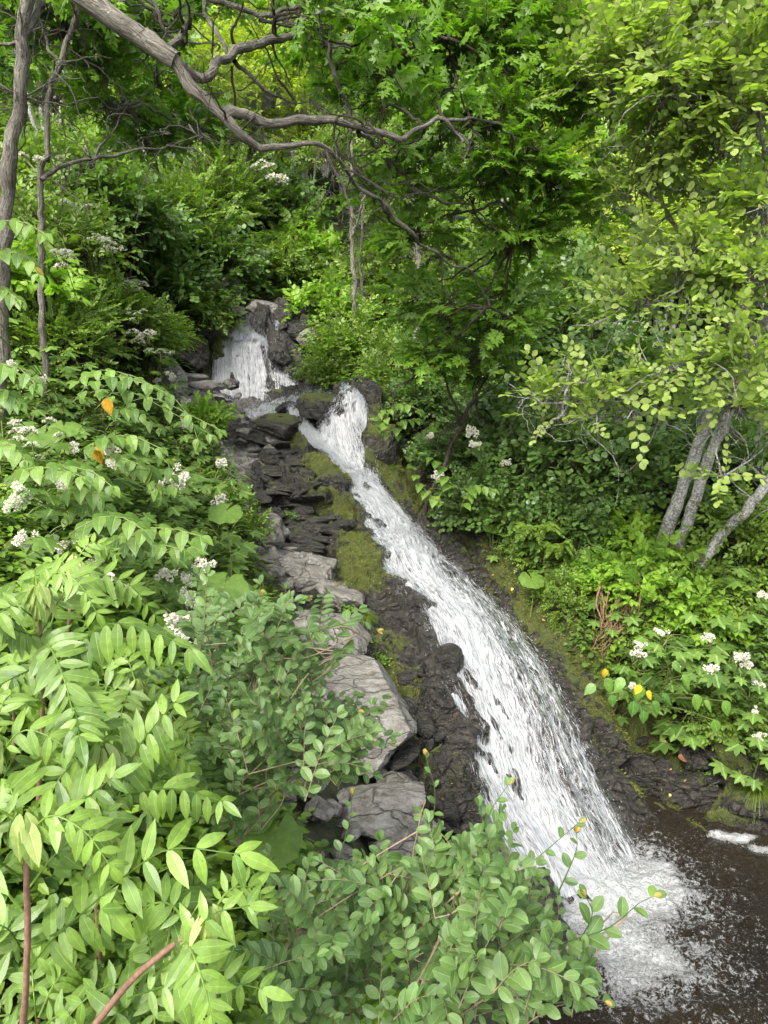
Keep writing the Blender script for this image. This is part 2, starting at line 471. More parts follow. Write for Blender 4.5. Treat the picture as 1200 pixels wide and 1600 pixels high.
# ------------------------------------------------------------------ leaf shapes, base at the origin, pointing along +y, face up +z, length 1
def oval(w=0.5, fold=0.18, droop=0.15, peak=0.42, tip=0.0, st=(0, .12, .35, .62, .85, 1), stalk=0.0):
    u = np.array(st); m = len(u)
    hw = w * 0.5 * np.clip(np.where(u < peak, np.sin(np.pi / 2 * np.clip(u / peak, 0, 1)) ** 0.7, np.cos(np.pi / 2 * np.clip((u - peak) / (1 - peak), 0, 1)) ** (0.75 + tip)), 0, 1)
    z = -droop * u ** 2
    v, at, f = [], [], []
    for i in range(m):
        v.append((0, stalk + u[i], z[i])); at.append((0, u[i], 0))
    L, Rr = {}, {}
    for i in range(1, m - 1):
        L[i] = len(v); v.append((-hw[i], stalk + u[i] - 0.02, z[i] + fold * hw[i])); at.append((-1, u[i], 0))
        Rr[i] = len(v); v.append((hw[i], stalk + u[i] - 0.02, z[i] + fold * hw[i])); at.append((1, u[i], 0))
    for S, flip in ((L, 1), (Rr, 0)):
        for i in range(m - 1):
            a, b = i, i + 1
            if i == 0: q = (a, b, S[1])
            elif i == m - 2: q = (a, b, S[i])
            else: q = (a, b, S[b], S[i])
            f.append(q if not flip else q)
            if not flip: f[-1] = q[::-1] if True else q
    # make the upper side face +z
    f = [q[::-1] if np.cross(np.subtract(v[q[1]], v[q[0]]), np.subtract(v[q[2]], v[q[0]]))[2] < 0 else q for q in f]
    return T(v, f, at)
def fan(outline, zc=0.0, cup=0.0, at_v=None):
    """leaf from an outline of (x, y): a fan around the leaf's base point"""
    o = np.array(outline); n = len(o)
    r = np.hypot(o[:, 0], o[:, 1])
    v = [(0, 0, zc)] + [(x, y, cup * rr) for (x, y), rr in zip(o, r)]
    f = [(0, i + 1, i + 2) for i in range(n - 1)]
    f = [q[::-1] if np.cross(np.subtract(v[q[1]], v[q[0]]), np.subtract(v[q[2]], v[q[0]]))[2] < 0 else q for q in f]
    at = [(0, 0, 0)] + [(x, rr, 0) for (x, y), rr in zip(o, r)]
    return T(v, f, at)
def lobed(angles, lens, notch, droop=-0.15):
    pts = []
    for i, (a, l) in enumerate(zip(angles, lens)):
        if i: 
            am = (angles[i - 1] + a) / 2
            pts.append((math.sin(R(am)) * notch * min(l, lens[i - 1]), math.cos(R(am)) * notch * min(l, lens[i - 1])))
        wd = 13
        pts.append((math.sin(R(a - wd)) * l * 0.72, math.cos(R(a - wd)) * l * 0.72))
        pts.append((math.sin(R(a)) * l, math.cos(R(a)) * l))
        pts.append((math.sin(R(a + wd)) * l * 0.72, math.cos(R(a + wd)) * l * 0.72))
    t = fan(pts, 0.03, droop)
    t.v[:, 1] += 0.12
    return t
OV = oval()
OVS = oval(w=0.52, st=(0, .3, .7, 1))                                  # for leaves far off
ROUND = oval(w=0.80, peak=0.52, st=(0, .1, .35, .62, .85, 1), fold=0.12, droop=0.1)
ROUNDS = oval(w=0.85, peak=0.5, st=(0, .3, .72, 1), fold=0.15)
MAPLE = lobed([-105, -52, 0, 52, 105], [.5, .85, 1, .85, .5], 0.55)
PALM = lobed([-125, -82, -42, 0, 42, 82, 125], [.55, .8, .95, 1, .95, .8, .55], 0.6, -0.2)
KNOT = oval(w=0.66, peak=0.33, tip=0.25, fold=0.22, droop=0.28, st=(0, .08, .25, .45, .68, .88, 1))
NUTB = [oval(w=0.36, peak=0.45, tip=0.1, fold=0.3, droop=0.42, st=(0, .08, .25, .45, .68, .88, 1)), oval(w=0.33, peak=0.42, tip=0.2, fold=0.1, droop=0.05, st=(0, .08, .25, .45, .68, .88, 1))]
NUT = oval(w=0.36, peak=0.45, tip=0.1, fold=0.2, droop=0.3, st=(0, .08, .25, .45, .68, .88, 1))
ELM = oval(w=0.62, peak=0.56, tip=-0.2, fold=0.25, droop=0.2, st=(0, .1, .3, .52, .75, .9, 1))
def blade(): return T([(-.03, 0, 0), (.03, 0, 0), (.028, .35, .25), (-.028, .35, .25), (.02, .7, .3), (-.02, .7, .3), (0, 1.0, .16)],
                      [(0, 1, 2, 3), (3, 2, 4, 5), (5, 4, 6)], [(0, 0, 0), (0, 0, 0), (0, .4, 0), (0, .4, 0), (0, .7, 0), (0, .7, 0), (0, 1, 0)])
BLADE = blade()

def rand_twigs(nodes, n, lmin, lmax, r, seed, drop=.1):
    """crooked bare twigs that start on given points"""
    g = np.random.default_rng(seed); m = 9
    s = nodes[g.integers(0, len(nodes), n)] + g.normal(0, .03, (n, 3))
    d = unit(g.normal(size=(n, 3)) * np.array([1, .7, .8])); L = g.uniform(lmin, lmax, n) / m
    P = [s]
    for i in range(m - 1):
        d = unit(d + g.normal(0, .33, (n, 3)) + np.array([0, 0, -drop * .3])); P.append(P[-1] + d * L[:, None])
    P = np.stack(P, 1)
    return tubes(P, r * g.uniform(.5, 1.3, n)[:, None] * (1 - .75 * np.linspace(0, 1, m))[None], 5), P.reshape(-1, 3)

def spray(leaf, n, L, size, ang=55, arch=0.15, alt=True, seed=0, jitter=12, droop=0.0, end=True, taper=0.6, flat=1.0, twig=0.004):
    """a leafy shoot along +y; returns (leaves, twig)"""
    g = np.random.default_rng(seed)
    ts = (np.arange(n) + 0.8) / n
    pos, dr, up, sc = [], [], [], []
    for i, t in enumerate(ts):
        p = np.array([0, t * L, arch * L * (t - t * t * 1.6)])
        for s in ((1,) if i % 2 else (-1,)) if alt else (-1, 1):
            a = R(ang + g.normal(0, jitter)) * s
            d = np.array([math.sin(a), math.cos(a), -droop + g.normal(0, 0.12)])
            pos.append(p); dr.append(d)
            up.append(np.array([g.normal(0, 0.38) * flat, g.normal(0, 0.38) * flat, 1]))
            sc.append(size * (1 - (1 - taper) * abs(t - 0.45) * 1.6) * g.uniform(0.8, 1.15))
    if end:
        pos.append(np.array([0, L, arch * L * (1 - 1.6)])); dr.append(np.array([0, 1, -droop - .1])); up.append(np.array([0, 0, 1.])); sc.append(size * 0.8)
    pos, dr, up, sc = map(np.array, (pos, dr, up, sc))
    lv = inst(leaf, pos, frames(dr, up), sc, g.random(len(pos)), 0.0)
    tt = np.linspace(0, 1, 4)
    tw = tubes(np.stack([0 * tt, tt * L, arch * L * (tt - tt * tt * 1.6)], -1)[None], (twig * (1 - 0.7 * tt))[None], 3)
    return lv, tw
# ================================================================== GROUND
# one sheet from below the eye to the far hill, finer near the stream
def grid_mesh(X, Y, Z, at=None):
    r, c = X.shape
    i = np.arange(r - 1)[:, None] * c; j = np.arange(c - 1)[None]
    q = np.stack([i + j, i + j + 1, i + c + j + 1, i + c + j], -1).reshape(-1)
    return T(np.stack([X, Y, Z], -1).reshape(-1, 3), at=at if at is None else at.reshape(-1, 3), loops=q, counts=np.full((r - 1) * (c - 1), 4))

M_soil, _n = mat('hill_soil')
_pos = worldpos(_n)
_a = noise(_n, _pos, 3.0, 5, 0.7); _b = noise(_n, _pos, 14.0, 4, 0.7)
_c = mixc(_n, _a, (0.018, 0.022, 0.008), (0.05, 0.055, 0.02))
_c = mixc(_n, 1.0, _c, ramp(_n, _b, [(0.3, 0.5), (0.7, 1.6)]), 'MULTIPLY')
_p = N(_n, 'BsdfPrincipled', Roughness=0.95); _n.links.new(_c, _p.inputs['Base Color'])
_n.links.new(bump(_n, _b, 0.8, 0.06), _p.inputs['Normal']); out(_n, _p.outputs[0])

_xs = np.sinh(np.linspace(-3.6, 3.6, 460)) / np.sinh(3.6) * 70
_ys = -2 + np.concatenate([np.linspace(0, 22, 330), 22 + np.cumsum(np.geomspace(0.07, 3.2, 120))])
X, Y = np.meshgrid(_xs, _ys)
Z = H(X, Y)
Z = Z + fbm(np.stack([X * 1.3, Y * 1.3, 0 * X], -1), 4, 3) * 0.10 - 0.02
_cw = spline(np.array([W(*q) for q in [(905,1330,6.3),(820,1080,7.6),(700,920,9.0),(590,790,11.0),(520,690,12.7),(450,620,15.0),(420,606,16.8),(400,500,17.8)]]), 120)
_dd = np.min(np.hypot(X[..., None] - _cw[None, None, ::3, 0], Y[..., None] - _cw[None, None, ::3, 1]), -1)
Z = Z - 0.45 * np.clip((2.6 - _dd) / 0.5, 0, 1) - 0.06 * np.clip((3.2 - _dd) / 0.5, 0, 1)
to_obj('hillside', grid_mesh(X, Y, Z), M_soil, smooth=True, kind='structure')

# ------------------------------------------------------------------ the stream corridor of rock
CL = [(900,1440,5.2),(905,1330,6.3),(870,1200,6.95),(820,1080,7.6),(770,1000,8.2),(700,920,9.0),(640,850,9.9),(590,790,11.0),(560,740,11.9),(520,690,12.7),(480,645,13.6),(450,620,15.0),(420,606,16.8),(405,550,17.35),(400,500,17.8),(400,470,19.2)]
CLW = np.array([W(*q) for q in CL])
CLW[0][2] = 0
def moss_at(x, y):
    s = 0
    for px, py, rad, amt in MOSS:
        p = hit(px, py)
        s = s + amt * np.exp(-((x - p[0]) ** 2 + (y - p[1]) ** 2) / rad ** 2)
    return s
MOSS = [(555,850,.45,.5),(575,900,.4,.5),(545,890,.3,.4),(600,1010,.4,.42),(590,1060,.35,.4),(630,1080,.35,.35),(640,1150,.35,.3),(470,680,.5,.4),(520,750,.4,.6),(480,740,.5,.3),(560,760,.3,.3),(500,800,.5,.32),(540,800,.4,.4),(450,790,.4,.2),(440,670,.4,.3),
        (620,740,.5,.45),(660,790,.5,.4),(740,830,.6,.4),(860,930,.6,.45),(890,980,.55,.35),(780,880,.4,.25),(960,1060,.4,.25),(1040,1200,.4,.15),(1080,1260,.5,.35),(1140,1270,.4,.3),(300,560,.9,.5),(340,545,.6,.5),(610,690,.5,.4),(1000,1160,.6,.35),(930,1120,.4,.25),(800,900,.35,.3),(840,960,.3,.25),(900,1040,.35,.3),(970,1110,.35,.3),(1120,1200,.4,.3),(700,1340,.4,.3),(660,1200,.4,.25),(740,700,.6,.3)]
DRY = [(405,860,.6,1.1),(380,800,.6,.9),(440,880,.4,.7),(490,900,.35,1.2),(530,930,.25,1.0),(500,1000,.55,1.2),(560,1110,.55,1.3),(450,1110,.6,1.2),(600,1270,.5,1.1),(470,1250,.5,1.0),(380,700,.9,.8),(360,640,1.1,.8),(300,600,1.5,.9),(520,1350,.8,1.0),(640,1420,.6,.8),(375,475,.5,.5),(330,740,.9,.7),(430,1000,.7,1.0),(400,1350,1.0,1.0),(1120,1230,.3,.2)]
def field(lst, x, y, shape=2):
    s = 0
    for px, py, rad, amt in lst:
        p = hit(px, py, 2.0)
        s = s + amt * np.exp(-(((x - p[0]) ** 2 + (y - p[1]) ** 2) / rad ** 2) ** (shape / 2))
    return s
def rocky(x, y, amp=1.0):
    wx = x + fbm(np.stack([x * 1.1, y * 1.1, 0 * x + 3], -1), 3, 21) * 0.07
    wy = y + fbm(np.stack([x * 1.1, y * 1.1, 0 * x + 9], -1), 3, 22) * 0.07
    h1, e1 = facets(wx, wy, 0.55, 5, 2.0, 0.65, 1.3)
    h2, e2 = facets(wx, wy, 0.20, 6, 2.4, 0.80, 1.6)
    h3, e3 = facets(wx, wy, 0.08, 7, 2.0, 0.5, 1.6)
    r = 0.26 * h1 + 0.13 * h2 + 0.05 * h3 - 0.05 * np.exp(-e1 * 12) - 0.03 * np.exp(-e2 * 9)
    return amp * r + fbm(np.stack([x * 5, y * 5, 0 * x], -1), 3, 31) * 0.02

_cl = spline(CLW, 900)
_t = unit(np.gradient(_cl[:, :2], axis=0))
for _ in range(60): _t[1:-1] = unit((_t[:-2] + _t[1:-1] + _t[2:]))
_nrm = np.stack([_t[:, 1], -_t[:, 0]], -1)                 # to the right looking upstream
_s = np.concatenate([[0], np.cumsum(np.linalg.norm(np.diff(_cl, axis=0), axis=1))])
_off = np.concatenate([np.linspace(-2.9, 3.0, 330)])
X = _cl[:, 0][:, None] + _nrm[:, 0][:, None] * _off[None]
Y = _cl[:, 1][:, None] + _nrm[:, 1][:, None] * _off[None]
Z0 = H(X, Y)
nn = Hn(X, Y)
edge = np.clip((np.abs(_off) - 2.2) / 0.7, 0, 1)[None]
slide = np.exp(-((_off[None] - 0.05) / 0.75) ** 4) * np.clip(1 - np.abs(Y - 8.0) / 3.4, 0, 1) ** 0.5
amp = 1.0 - 0.80 * np.clip(slide, 0, 1)
def blur(z, k=1):
    for _ in range(k):
        q = np.pad(z, 1, mode='edge')
        z = (q[:-2, 1:-1] + q[2:, 1:-1] + q[1:-1, :-2] + q[1:-1, 2:] + 2 * q[1:-1, 1:-1]) / 6
    return z
rk = blur(rocky(X, Y), 3) * amp
mo = field(MOSS, X, Y) * 1.45
P3 = np.stack([X, Y, Z0], -1) + nn * (rk - 0.04)[..., None]
cush = np.clip(mo * 1.0 + .8 * fbm(P3 * 3.2, 4, 88) * .5 - .42, 0, .5) * np.clip(1 - 2 * slide, 0, 1)
P3 = P3 + nn * (blur(cush, 4) * .09 * (1 + .8 * fbm(P3 * 14, 3, 89)))[..., None]
P3[..., 2] -= edge * 0.5
wet = 1.15 - field(DRY, X, Y, 3)
att = np.stack([np.clip(wet, 0, 1.1), np.clip(mo, 0, 1), 0 * mo], -1)
M_rock = rock_mat('stream_rock', 'wet')
g = grid_mesh(P3[..., 0], P3[..., 1], P3[..., 2], att)
to_obj('stream_bed', g, M_rock, smooth=False, kind='structure')

mv = P3.reshape(-1, 3); mw = (np.clip(mo, 0, 1) + .8 * fbm(mv * 3.2, 4, 88).reshape(mo.shape) * .5 - .42)
mw = np.clip(mw, 0, .5) * (np.abs(_off)[None] < 2.3) * (1 - np.clip(slide, 0, 1) * (np.abs(_off - .05)[None] < .6))
gm = np.random.default_rng(8)
ix = gm.choice(mv.shape[0], 60000, p=(mw / mw.sum()).ravel())
mp_n = nn.reshape(-1, 3)[ix]
mpos = mv[ix] + gm.normal(0, .012, (60000, 3))
mdir = unit(mp_n + gm.normal(0, .55, (60000, 3)))
MOSSLEAF = T([(-.22, 0, 0), (.22, 0, 0), (0, 1, 0)], [(0, 1, 2)])
moss_t = inst(MOSSLEAF, mpos, frames(mdir, gm.normal(size=(60000, 3))), gm.uniform(.012, .032, 60000), gm.random(60000), 0)
M_mossf = leaf_mat('moss_fuzz', (.05, .075, .010), (.20, .22, .018), None, .3, .8, 0, .5)
to_obj('moss', moss_t, M_mossf, kind='stuff')

# ------------------------------------------------------------------ boulders and slabs that could be lifted away
def boulder(radii, seed, cuts=9, rough=0.06, sub=5):
    import bmesh
    g2 = np.random.default_rng(seed)
    bm = bmesh.new(); bmesh.ops.create_icosphere(bm, subdivisions=sub, radius=1)
    v = np.array([q.co[:] for q in bm.verts]); f = [[q.index for q in fc.verts] for fc in bm.faces]; bm.free()
    n = unit(v); r = np.ones(len(v))
    for _ in range(cuts + 4):
        d = unit(g2.normal(size=3)); k = g2.uniform(0.52, 0.86)
        c = n @ d
        r = np.where(c > 0.05, np.minimum(r, k / np.maximum(c, 0.05)), r)
    r = r + fbm(n * 2.2 + seed, 4, seed) * rough + fbm(n * 9 + seed, 3, seed + 3) * rough * 0.25
    return T(n * r[:, None] * np.asarray(radii), f)
def rotz(t, a, tx=0.0, ty=0.0):
    m = np.array(Euler((tx, ty, a)).to_matrix()); t.v = t.v @ m.T; return t
def place_rock(name, px, py, radii, rz, seed, wetv, mossv, label, cat='boulder', tilt=(0, 0), sink=0.35, d=None, cuts=9, group=None, rough=.06, sub=5, z=None):
    p = hit(px, py, 2.0) if d is None else W(px, py, d)
    t = rotz(boulder(radii, seed, cuts, rough, sub), rz, *tilt)
    t.at = np.stack([np.full(len(t.v), wetv), mossv * np.clip(0.4 + unit(t.v)[:, 2], 0, 1.3), np.full(len(t.v), seed % 7 / 7)], -1)
    o = to_obj(name, t, M_rock, smooth=True, label=label, category=cat)
    o.location = p + np.array([0, 0, radii[2] * (0.5 - sink)])
    try: o.data.set_sharp_from_angle(angle=R(28))
    except Exception: pass
    if group: o['group'] = group
    return o
ROCKS = [
 ('boulder',505,648,(.50,.42,.36),.2,3,.85,.75,'round moss-covered boulder splitting the stream above the middle drop','boulder',(.1,0),.15,None,7),
 ('boulder',566,1118,(.60,.74,.46),.5,4,.05,.0,'large smooth pale grey boulder with a flat face beside the main chute','boulder',(.25,.15),.45,None,8),
 ('boulder',500,1012,(.60,.42,.36),.2,5,.05,.02,'pale grey boulder half hidden by elm leaves above the largest boulder','boulder',(.1,.2),.4,None,8),
 ('boulder',488,897,(.40,.32,.26),.3,6,.1,.05,'rounded light grey rock on the spur below the wet slabs','boulder',(.2,0),.35,None,9),
 ('boulder',535,940,(.26,.30,.20),.9,8,.12,.12,'light grey rock between the mossy ledge and the grass tuft','boulder',(.1,.2),.35,None,9),
 ('boulder',415,835,(.30,.45,.26),.2,9,.15,.05,'brownish grey cracked boulder at the edge of the left bank plants','boulder',(.1,.1),.35,None,8),
 ('boulder',455,1105,(.40,.40,.26),.1,10,.05,.0,'grey boulder behind the elm twigs left of the largest boulder','boulder',(.15,0),.3,None,9),
 ('boulder',590,1265,(.48,.38,.26),.2,11,.08,.0,'flat topped grey boulder below the largest boulder','boulder',(.1,0),.4,None,8),
 ('boulder',640,1330,(.34,.36,.22),.7,12,.1,.1,'grey boulder at the foot of the rock bank behind the upright elm twig','boulder',(.1,0),.4,None,8),
 ('boulder',470,1230,(.22,.18,.16),.4,13,.1,.0,'small angular white-grey stone with split faces under the elm leaves','stone',(.3,.1),.3,None,12),
 ('boulder',500,1270,(.16,.14,.12),1.2,14,.1,.0,'small split stone leaning on the flat topped boulder','stone',(.1,.3),.3,None,12),
 ('boulder',620,1228,(.18,.16,.14),.2,15,.5,.1,'brown weathered stone above the flat topped boulder','stone',(.1,0),.3,None,9),
 ('boulder',680,1095,(.24,.26,.24),.2,16,1.0,.0,'black wet round rock against the left edge of the main chute','boulder',(.1,0),.2,None,7),
 ('boulder',705,1040,(.2,.22,.2),.8,17,1.0,.0,'black wet hump with water spilling round it on the main chute','boulder',(0,0),.2,None,7),
 ('boulder',830,1420,(.34,.3,.3),.3,18,1.0,.05,'black wet ribbed rock standing in the foam at the foot of the fall','boulder',(.2,.2),.2,None,10),
 ('boulder',405,488,(.55,.3,.26),.1,19,.25,.0,'broad brown-grey block above the crest of the upper fall','boulder',(0,.1),.2,18.1,8),
 ('boulder',357,468,(.36,.34,.5),.3,20,.15,.0,'upright pale boulder left of the upper fall crest','boulder',(0,.15),.2,18.6,8),
 ('boulder',362,492,(.42,.3,.2),.1,21,.2,.1,'low flat rock under the upright pale boulder','boulder',(0,.1),.2,18.0,8),
 ('boulder',330,520,(.5,.4,.34),.5,22,.5,.6,'dark mossy rock at the left shoulder of the upper fall','boulder',(0,0),.3,17.6,8),
 ('boulder',295,560,(.7,.5,.5),.2,23,.6,.7,'moss covered ledge left of the upper fall','boulder',(0,0),.4,17.0,9),
 ('boulder',270,590,(.8,.35,.16),.1,24,.2,.05,'long flat grey slab left of the upper pool','slab',(0,.05),.3,16.2,7),
 ('boulder',325,607,(.5,.3,.16),.1,25,.1,.0,'flat pale slab at the foot of the upper fall','slab',(0,0),.3,16.0,8),
 ('boulder',364,603,(.26,.18,.14),.6,26,.5,.0,'small reddish brown stone at the foot of the upper fall','stone',(0,0),.3,16.2,8),
 ('boulder',300,635,(.45,.35,.18),.3,27,.2,.0,'flat grey stone beside the bench of the stream','slab',(0,0),.3,None,8),
 ('boulder',345,655,(.4,.3,.16),.9,28,.5,.0,'grey slab on the bench below the reddish stone','slab',(0,0),.3,None,9),
 ('boulder',440,622,(.42,.3,.22),.3,29,.8,.6,'moss topped dark rock midway across the bench','boulder',(0,0),.3,None,9),
 ('boulder',400,632,(.3,.2,.16),.1,30,1.0,.0,'black wet slab between the two arms of the bench stream','slab',(.2,0),.3,None,9),
 ('boulder',452,640,(.34,.24,.16),.5,31,1.0,.15,'dark wet rock just upstream of the round moss-covered boulder','boulder',(0,.2),.3,None,9),
 ('boulder',440,516,(.2,.16,.2),.5,32,1.0,.0,'black wet stone splitting the crest of the upper fall','boulder',(0,0),.3,17.6,9),
 ('boulder',462,520,(.25,.2,.2),.2,33,.8,.0,'grey wet stone at the right of the upper fall crest','boulder',(0,0),.3,17.5,9),
 ('boulder',438,560,(.3,.22,.3),.4,34,1.0,.0,'black wet block under the thin right stream of the upper fall','boulder',(0,0),.2,17.0,10),
 ('boulder',466,585,(.2,.16,.26),.9,35,.8,.0,'upright glossy stone at the lower right of the upper fall','stone',(.2,.2),.2,16.8,10),
 ('boulder',485,530,(.4,.3,.25),.3,36,.3,.1,'pale boulder among leaves right of the upper fall','boulder',(0,0),.3,17.3,8),
 ('boulder',586,622,(.34,.28,.2),.2,37,.9,.95,'brown mossy rock under the grass tuft right of the middle drop','boulder',(0,0),.3,13.6,8),
 ('boulder',600,700,(.40,.36,.44),.3,38,.9,.75,'dark moss-hung boulder forming the right wall of the middle drop','boulder',(0,0),.25,None,8),
 ('boulder',560,690,(.2,.2,.2),.3,39,1.0,.0,'black round rock behind the water of the middle drop','boulder',(0,0),.25,12.3,8),
 ('boulder',520,760,(.42,.55,.30),.5,40,.9,.55,'hump of dark rock with green moss at the end of the spur','boulder',(.1,.2),.3,None,9),
 ('boulder',440,672,(.62,.42,.26),.45,41,.9,.5,'moss-backed dark slab lying along the left arm of the stream','slab',(.15,.1),.3,None,9),
 ('boulder',1085,1185,(.16,.2,.2),.3,42,.9,.0,'glossy wet pale stone in the dark right bank','stone',(.3,0),.3,None,10),
 ('boulder',918,1078,(.12,.2,.12),.3,43,.7,.0,'shiny grey slab of stone against the right edge of the main chute','slab',(.6,0),.2,None,10),
 ('boulder',1080,1235,(.5,.3,.2),-.3,44,1.0,.3,'low mossy wet ledge at the right edge of the pool','slab',(.1,0),.4,None,9),
 ('boulder',1160,1262,(.45,.28,.2),-.2,45,1.0,.45,'mossy rock ledge under the long grass beside the pool','slab',(.1,0),.4,None,9),
 ('boulder',1010,1205,(.42,.26,.18),-.4,46,1.0,.1,'dark slick slab where the main chute meets the right bank','slab',(.1,0),.4,None,9),
]
for r_ in ROCKS: place_rock(*r_)
# loose angular stones along the spur and banks
g_ = np.random.default_rng(5)
for i in range(190):
    k = i % 6 if i < 120 else 0
    px, py = [(g_.uniform(400, 540), g_.uniform(680, 860)), (g_.uniform(300, 440), g_.uniform(600, 700)), (g_.uniform(395, 470), g_.uniform(820, 900)),
              (g_.uniform(600, 720), g_.uniform(1040, 1300)), (g_.uniform(640, 900), g_.uniform(760, 960)), (g_.uniform(1000, 1180), g_.uniform(1150, 1270))][k]
    if k == 0 and px > 448 + (py - 680) * .62: continue
    if k == 3: px = min(px, 630 + (py - 1040) * .3)
    if k == 4: px = 640 + (py - 740) * 1.15 + g_.uniform(30, 90)
    s = g_.uniform(.06, .17) if i < 120 else g_.uniform(.10, .24)
    place_rock('stone', px, py, (s * (g_.uniform(1, 2.0) if k else g_.uniform(1.6, 3.0)), s, s * (g_.uniform(.4, .8) if k else g_.uniform(.3, .5))), g_.uniform(0, 3) if k else g_.normal(-.7, .35), 100 + i, [1, .5, .4, 1, 1, 1][k], [.3, .05, .05, .2, .35, .2][k],
               ['small dark wet stone on the slabby spur left of the stream', 'small grey stone on the bench below the upper fall', 'small dry grey stone beside the left bank plants',
                'small wet stone on the dark bank left of the main chute', 'small mossy stone on the bank right of the main chute', 'small wet stone on the dark ledges above the pool'][k],
               'stone', (g_.uniform(-.3, .3), g_.uniform(-.3, .3)), .35, None, 10,
               ['stones on the spur', 'stones on the bench', 'stones by the left bank', 'stones left of the chute', 'stones right of the chute', 'stones above the pool'][k], .05, 3)

for i in range(34):
    q_ = np.random.default_rng(900 + i); s = q_.uniform(.04, .12)
    place_rock('stone', q_.uniform(395, 560), q_.uniform(1190, 1500), (s * q_.uniform(1, 1.8), s, s * .6), q_.uniform(0, 3), 700 + i, .2, .05, 'small dry stone on the bare soil between the two elm shrubs', 'stone', (q_.uniform(-.3, .3), q_.uniform(-.3, .3)), .35, None, 10, 'stones on the bare soil', .05, 3)

# ================================================================== WATER
def foam_mat(name, bias=0.0, sx=1.0):
    """attribute lf: x = across in metres, y = along in metres, z = how much white water there is"""
    m, n = mat(name)
    at = N(n, 'Attribute'); at.attribute_name = 'lf'
    sp = N(n, 'SeparateXYZ'); n.links.new(at.outputs['Vector'], sp.inputs[0])
    def st(fx, fy, off, det=4, dist=0.6):
        c = N(n, 'CombineXYZ')
        n.links.new(math_(n, 'MULTIPLY', sp.outputs[0], fx), c.inputs[0]); n.links.new(math_(n, 'MULTIPLY', sp.outputs[1], fy), c.inputs[1]); c.inputs[2].default_value = off
        return noise(n, c.outputs[0], 1.0, det, 0.6, dist)
    a = st(30 * sx, 3.2 * sx, 0, 6, .25); b = st(95 * sx, 12 * sx, 7, 5, .3); c = st(6, 1.1, 3, 3); 
    s = math_(n, 'ADD', math_(n, 'MULTIPLY', a, 0.55), math_(n, 'ADD', math_(n, 'MULTIPLY', b, 0.55), math_(n, 'MULTIPLY', c, 0.30)))
    s = math_(n, 'ADD', math_(n, 'SUBTRACT', s, 0.70), math_(n, 'SUBTRACT', sp.outputs[2], 0.5 - bias))
    al = ramp(n, math_(n, 'ADD', s, .05), [(0.0, 0.0), (0.10, 0.6), (0.24, 1.0)])
    shade = ramp(n, math_(n, 'ADD', math_(n, 'MULTIPLY', a, .5), math_(n, 'MULTIPLY', b, .5)), [(0.38, 0.20), (0.60, 0.56)])
    p = N(n, 'BsdfPrincipled', Roughness=0.45)
    n.links.new(shade, p.inputs['Base Color'])
    p.inputs['Subsurface Weight'].default_value = 0.0
    n.links.new(bump(n, math_(n, 'ADD', a, math_(n, 'MULTIPLY', b, .6)), 0.9, 0.05), p.inputs['Normal'])
    tr = N(n, 'BsdfTransparent'); gl = N(n, 'BsdfGlossy', Roughness=0.12)
    n.links.new(bump(n, a, .5, 0.03), gl.inputs['Normal'])
    fr = N(n, 'Fresnel'); fr.inputs['IOR'].default_value = 1.33; n.links.new(bump(n, a, .5, 0.03), fr.inputs['Normal'])
    film = N(n, 'MixShader'); n.links.new(fr.outputs[0], film.inputs[0]); n.links.new(tr.outputs[0], film.inputs[1]); n.links.new(gl.outputs[0], film.inputs[2])
    mx = N(n, 'MixShader'); n.links.new(al, mx.inputs[0]); n.links.new(film.outputs[0], mx.inputs[1]); n.links.new(p.outputs[0], mx.inputs[2])
    out(n, mx.outputs[0])
    return m
M_foam = foam_mat('white_water')
M_drop, _n = mat('spray_drops')
_p = N(_n, 'BsdfPrincipled', Roughness=0.35); _p.inputs['Base Color'].default_value = (.50, .52, .54, 1)
_t2 = N(_n, 'BsdfTranslucent'); _t2.inputs['Color'].default_value = (.6, .62, .64, 1)
_mx = N(_n, 'MixShader'); _mx.inputs[0].default_value = .35; _n.links.new(_p.outputs[0], _mx.inputs[1]); _n.links.new(_t2.outputs[0], _mx.inputs[2]); out(_n, _mx.outputs[0])

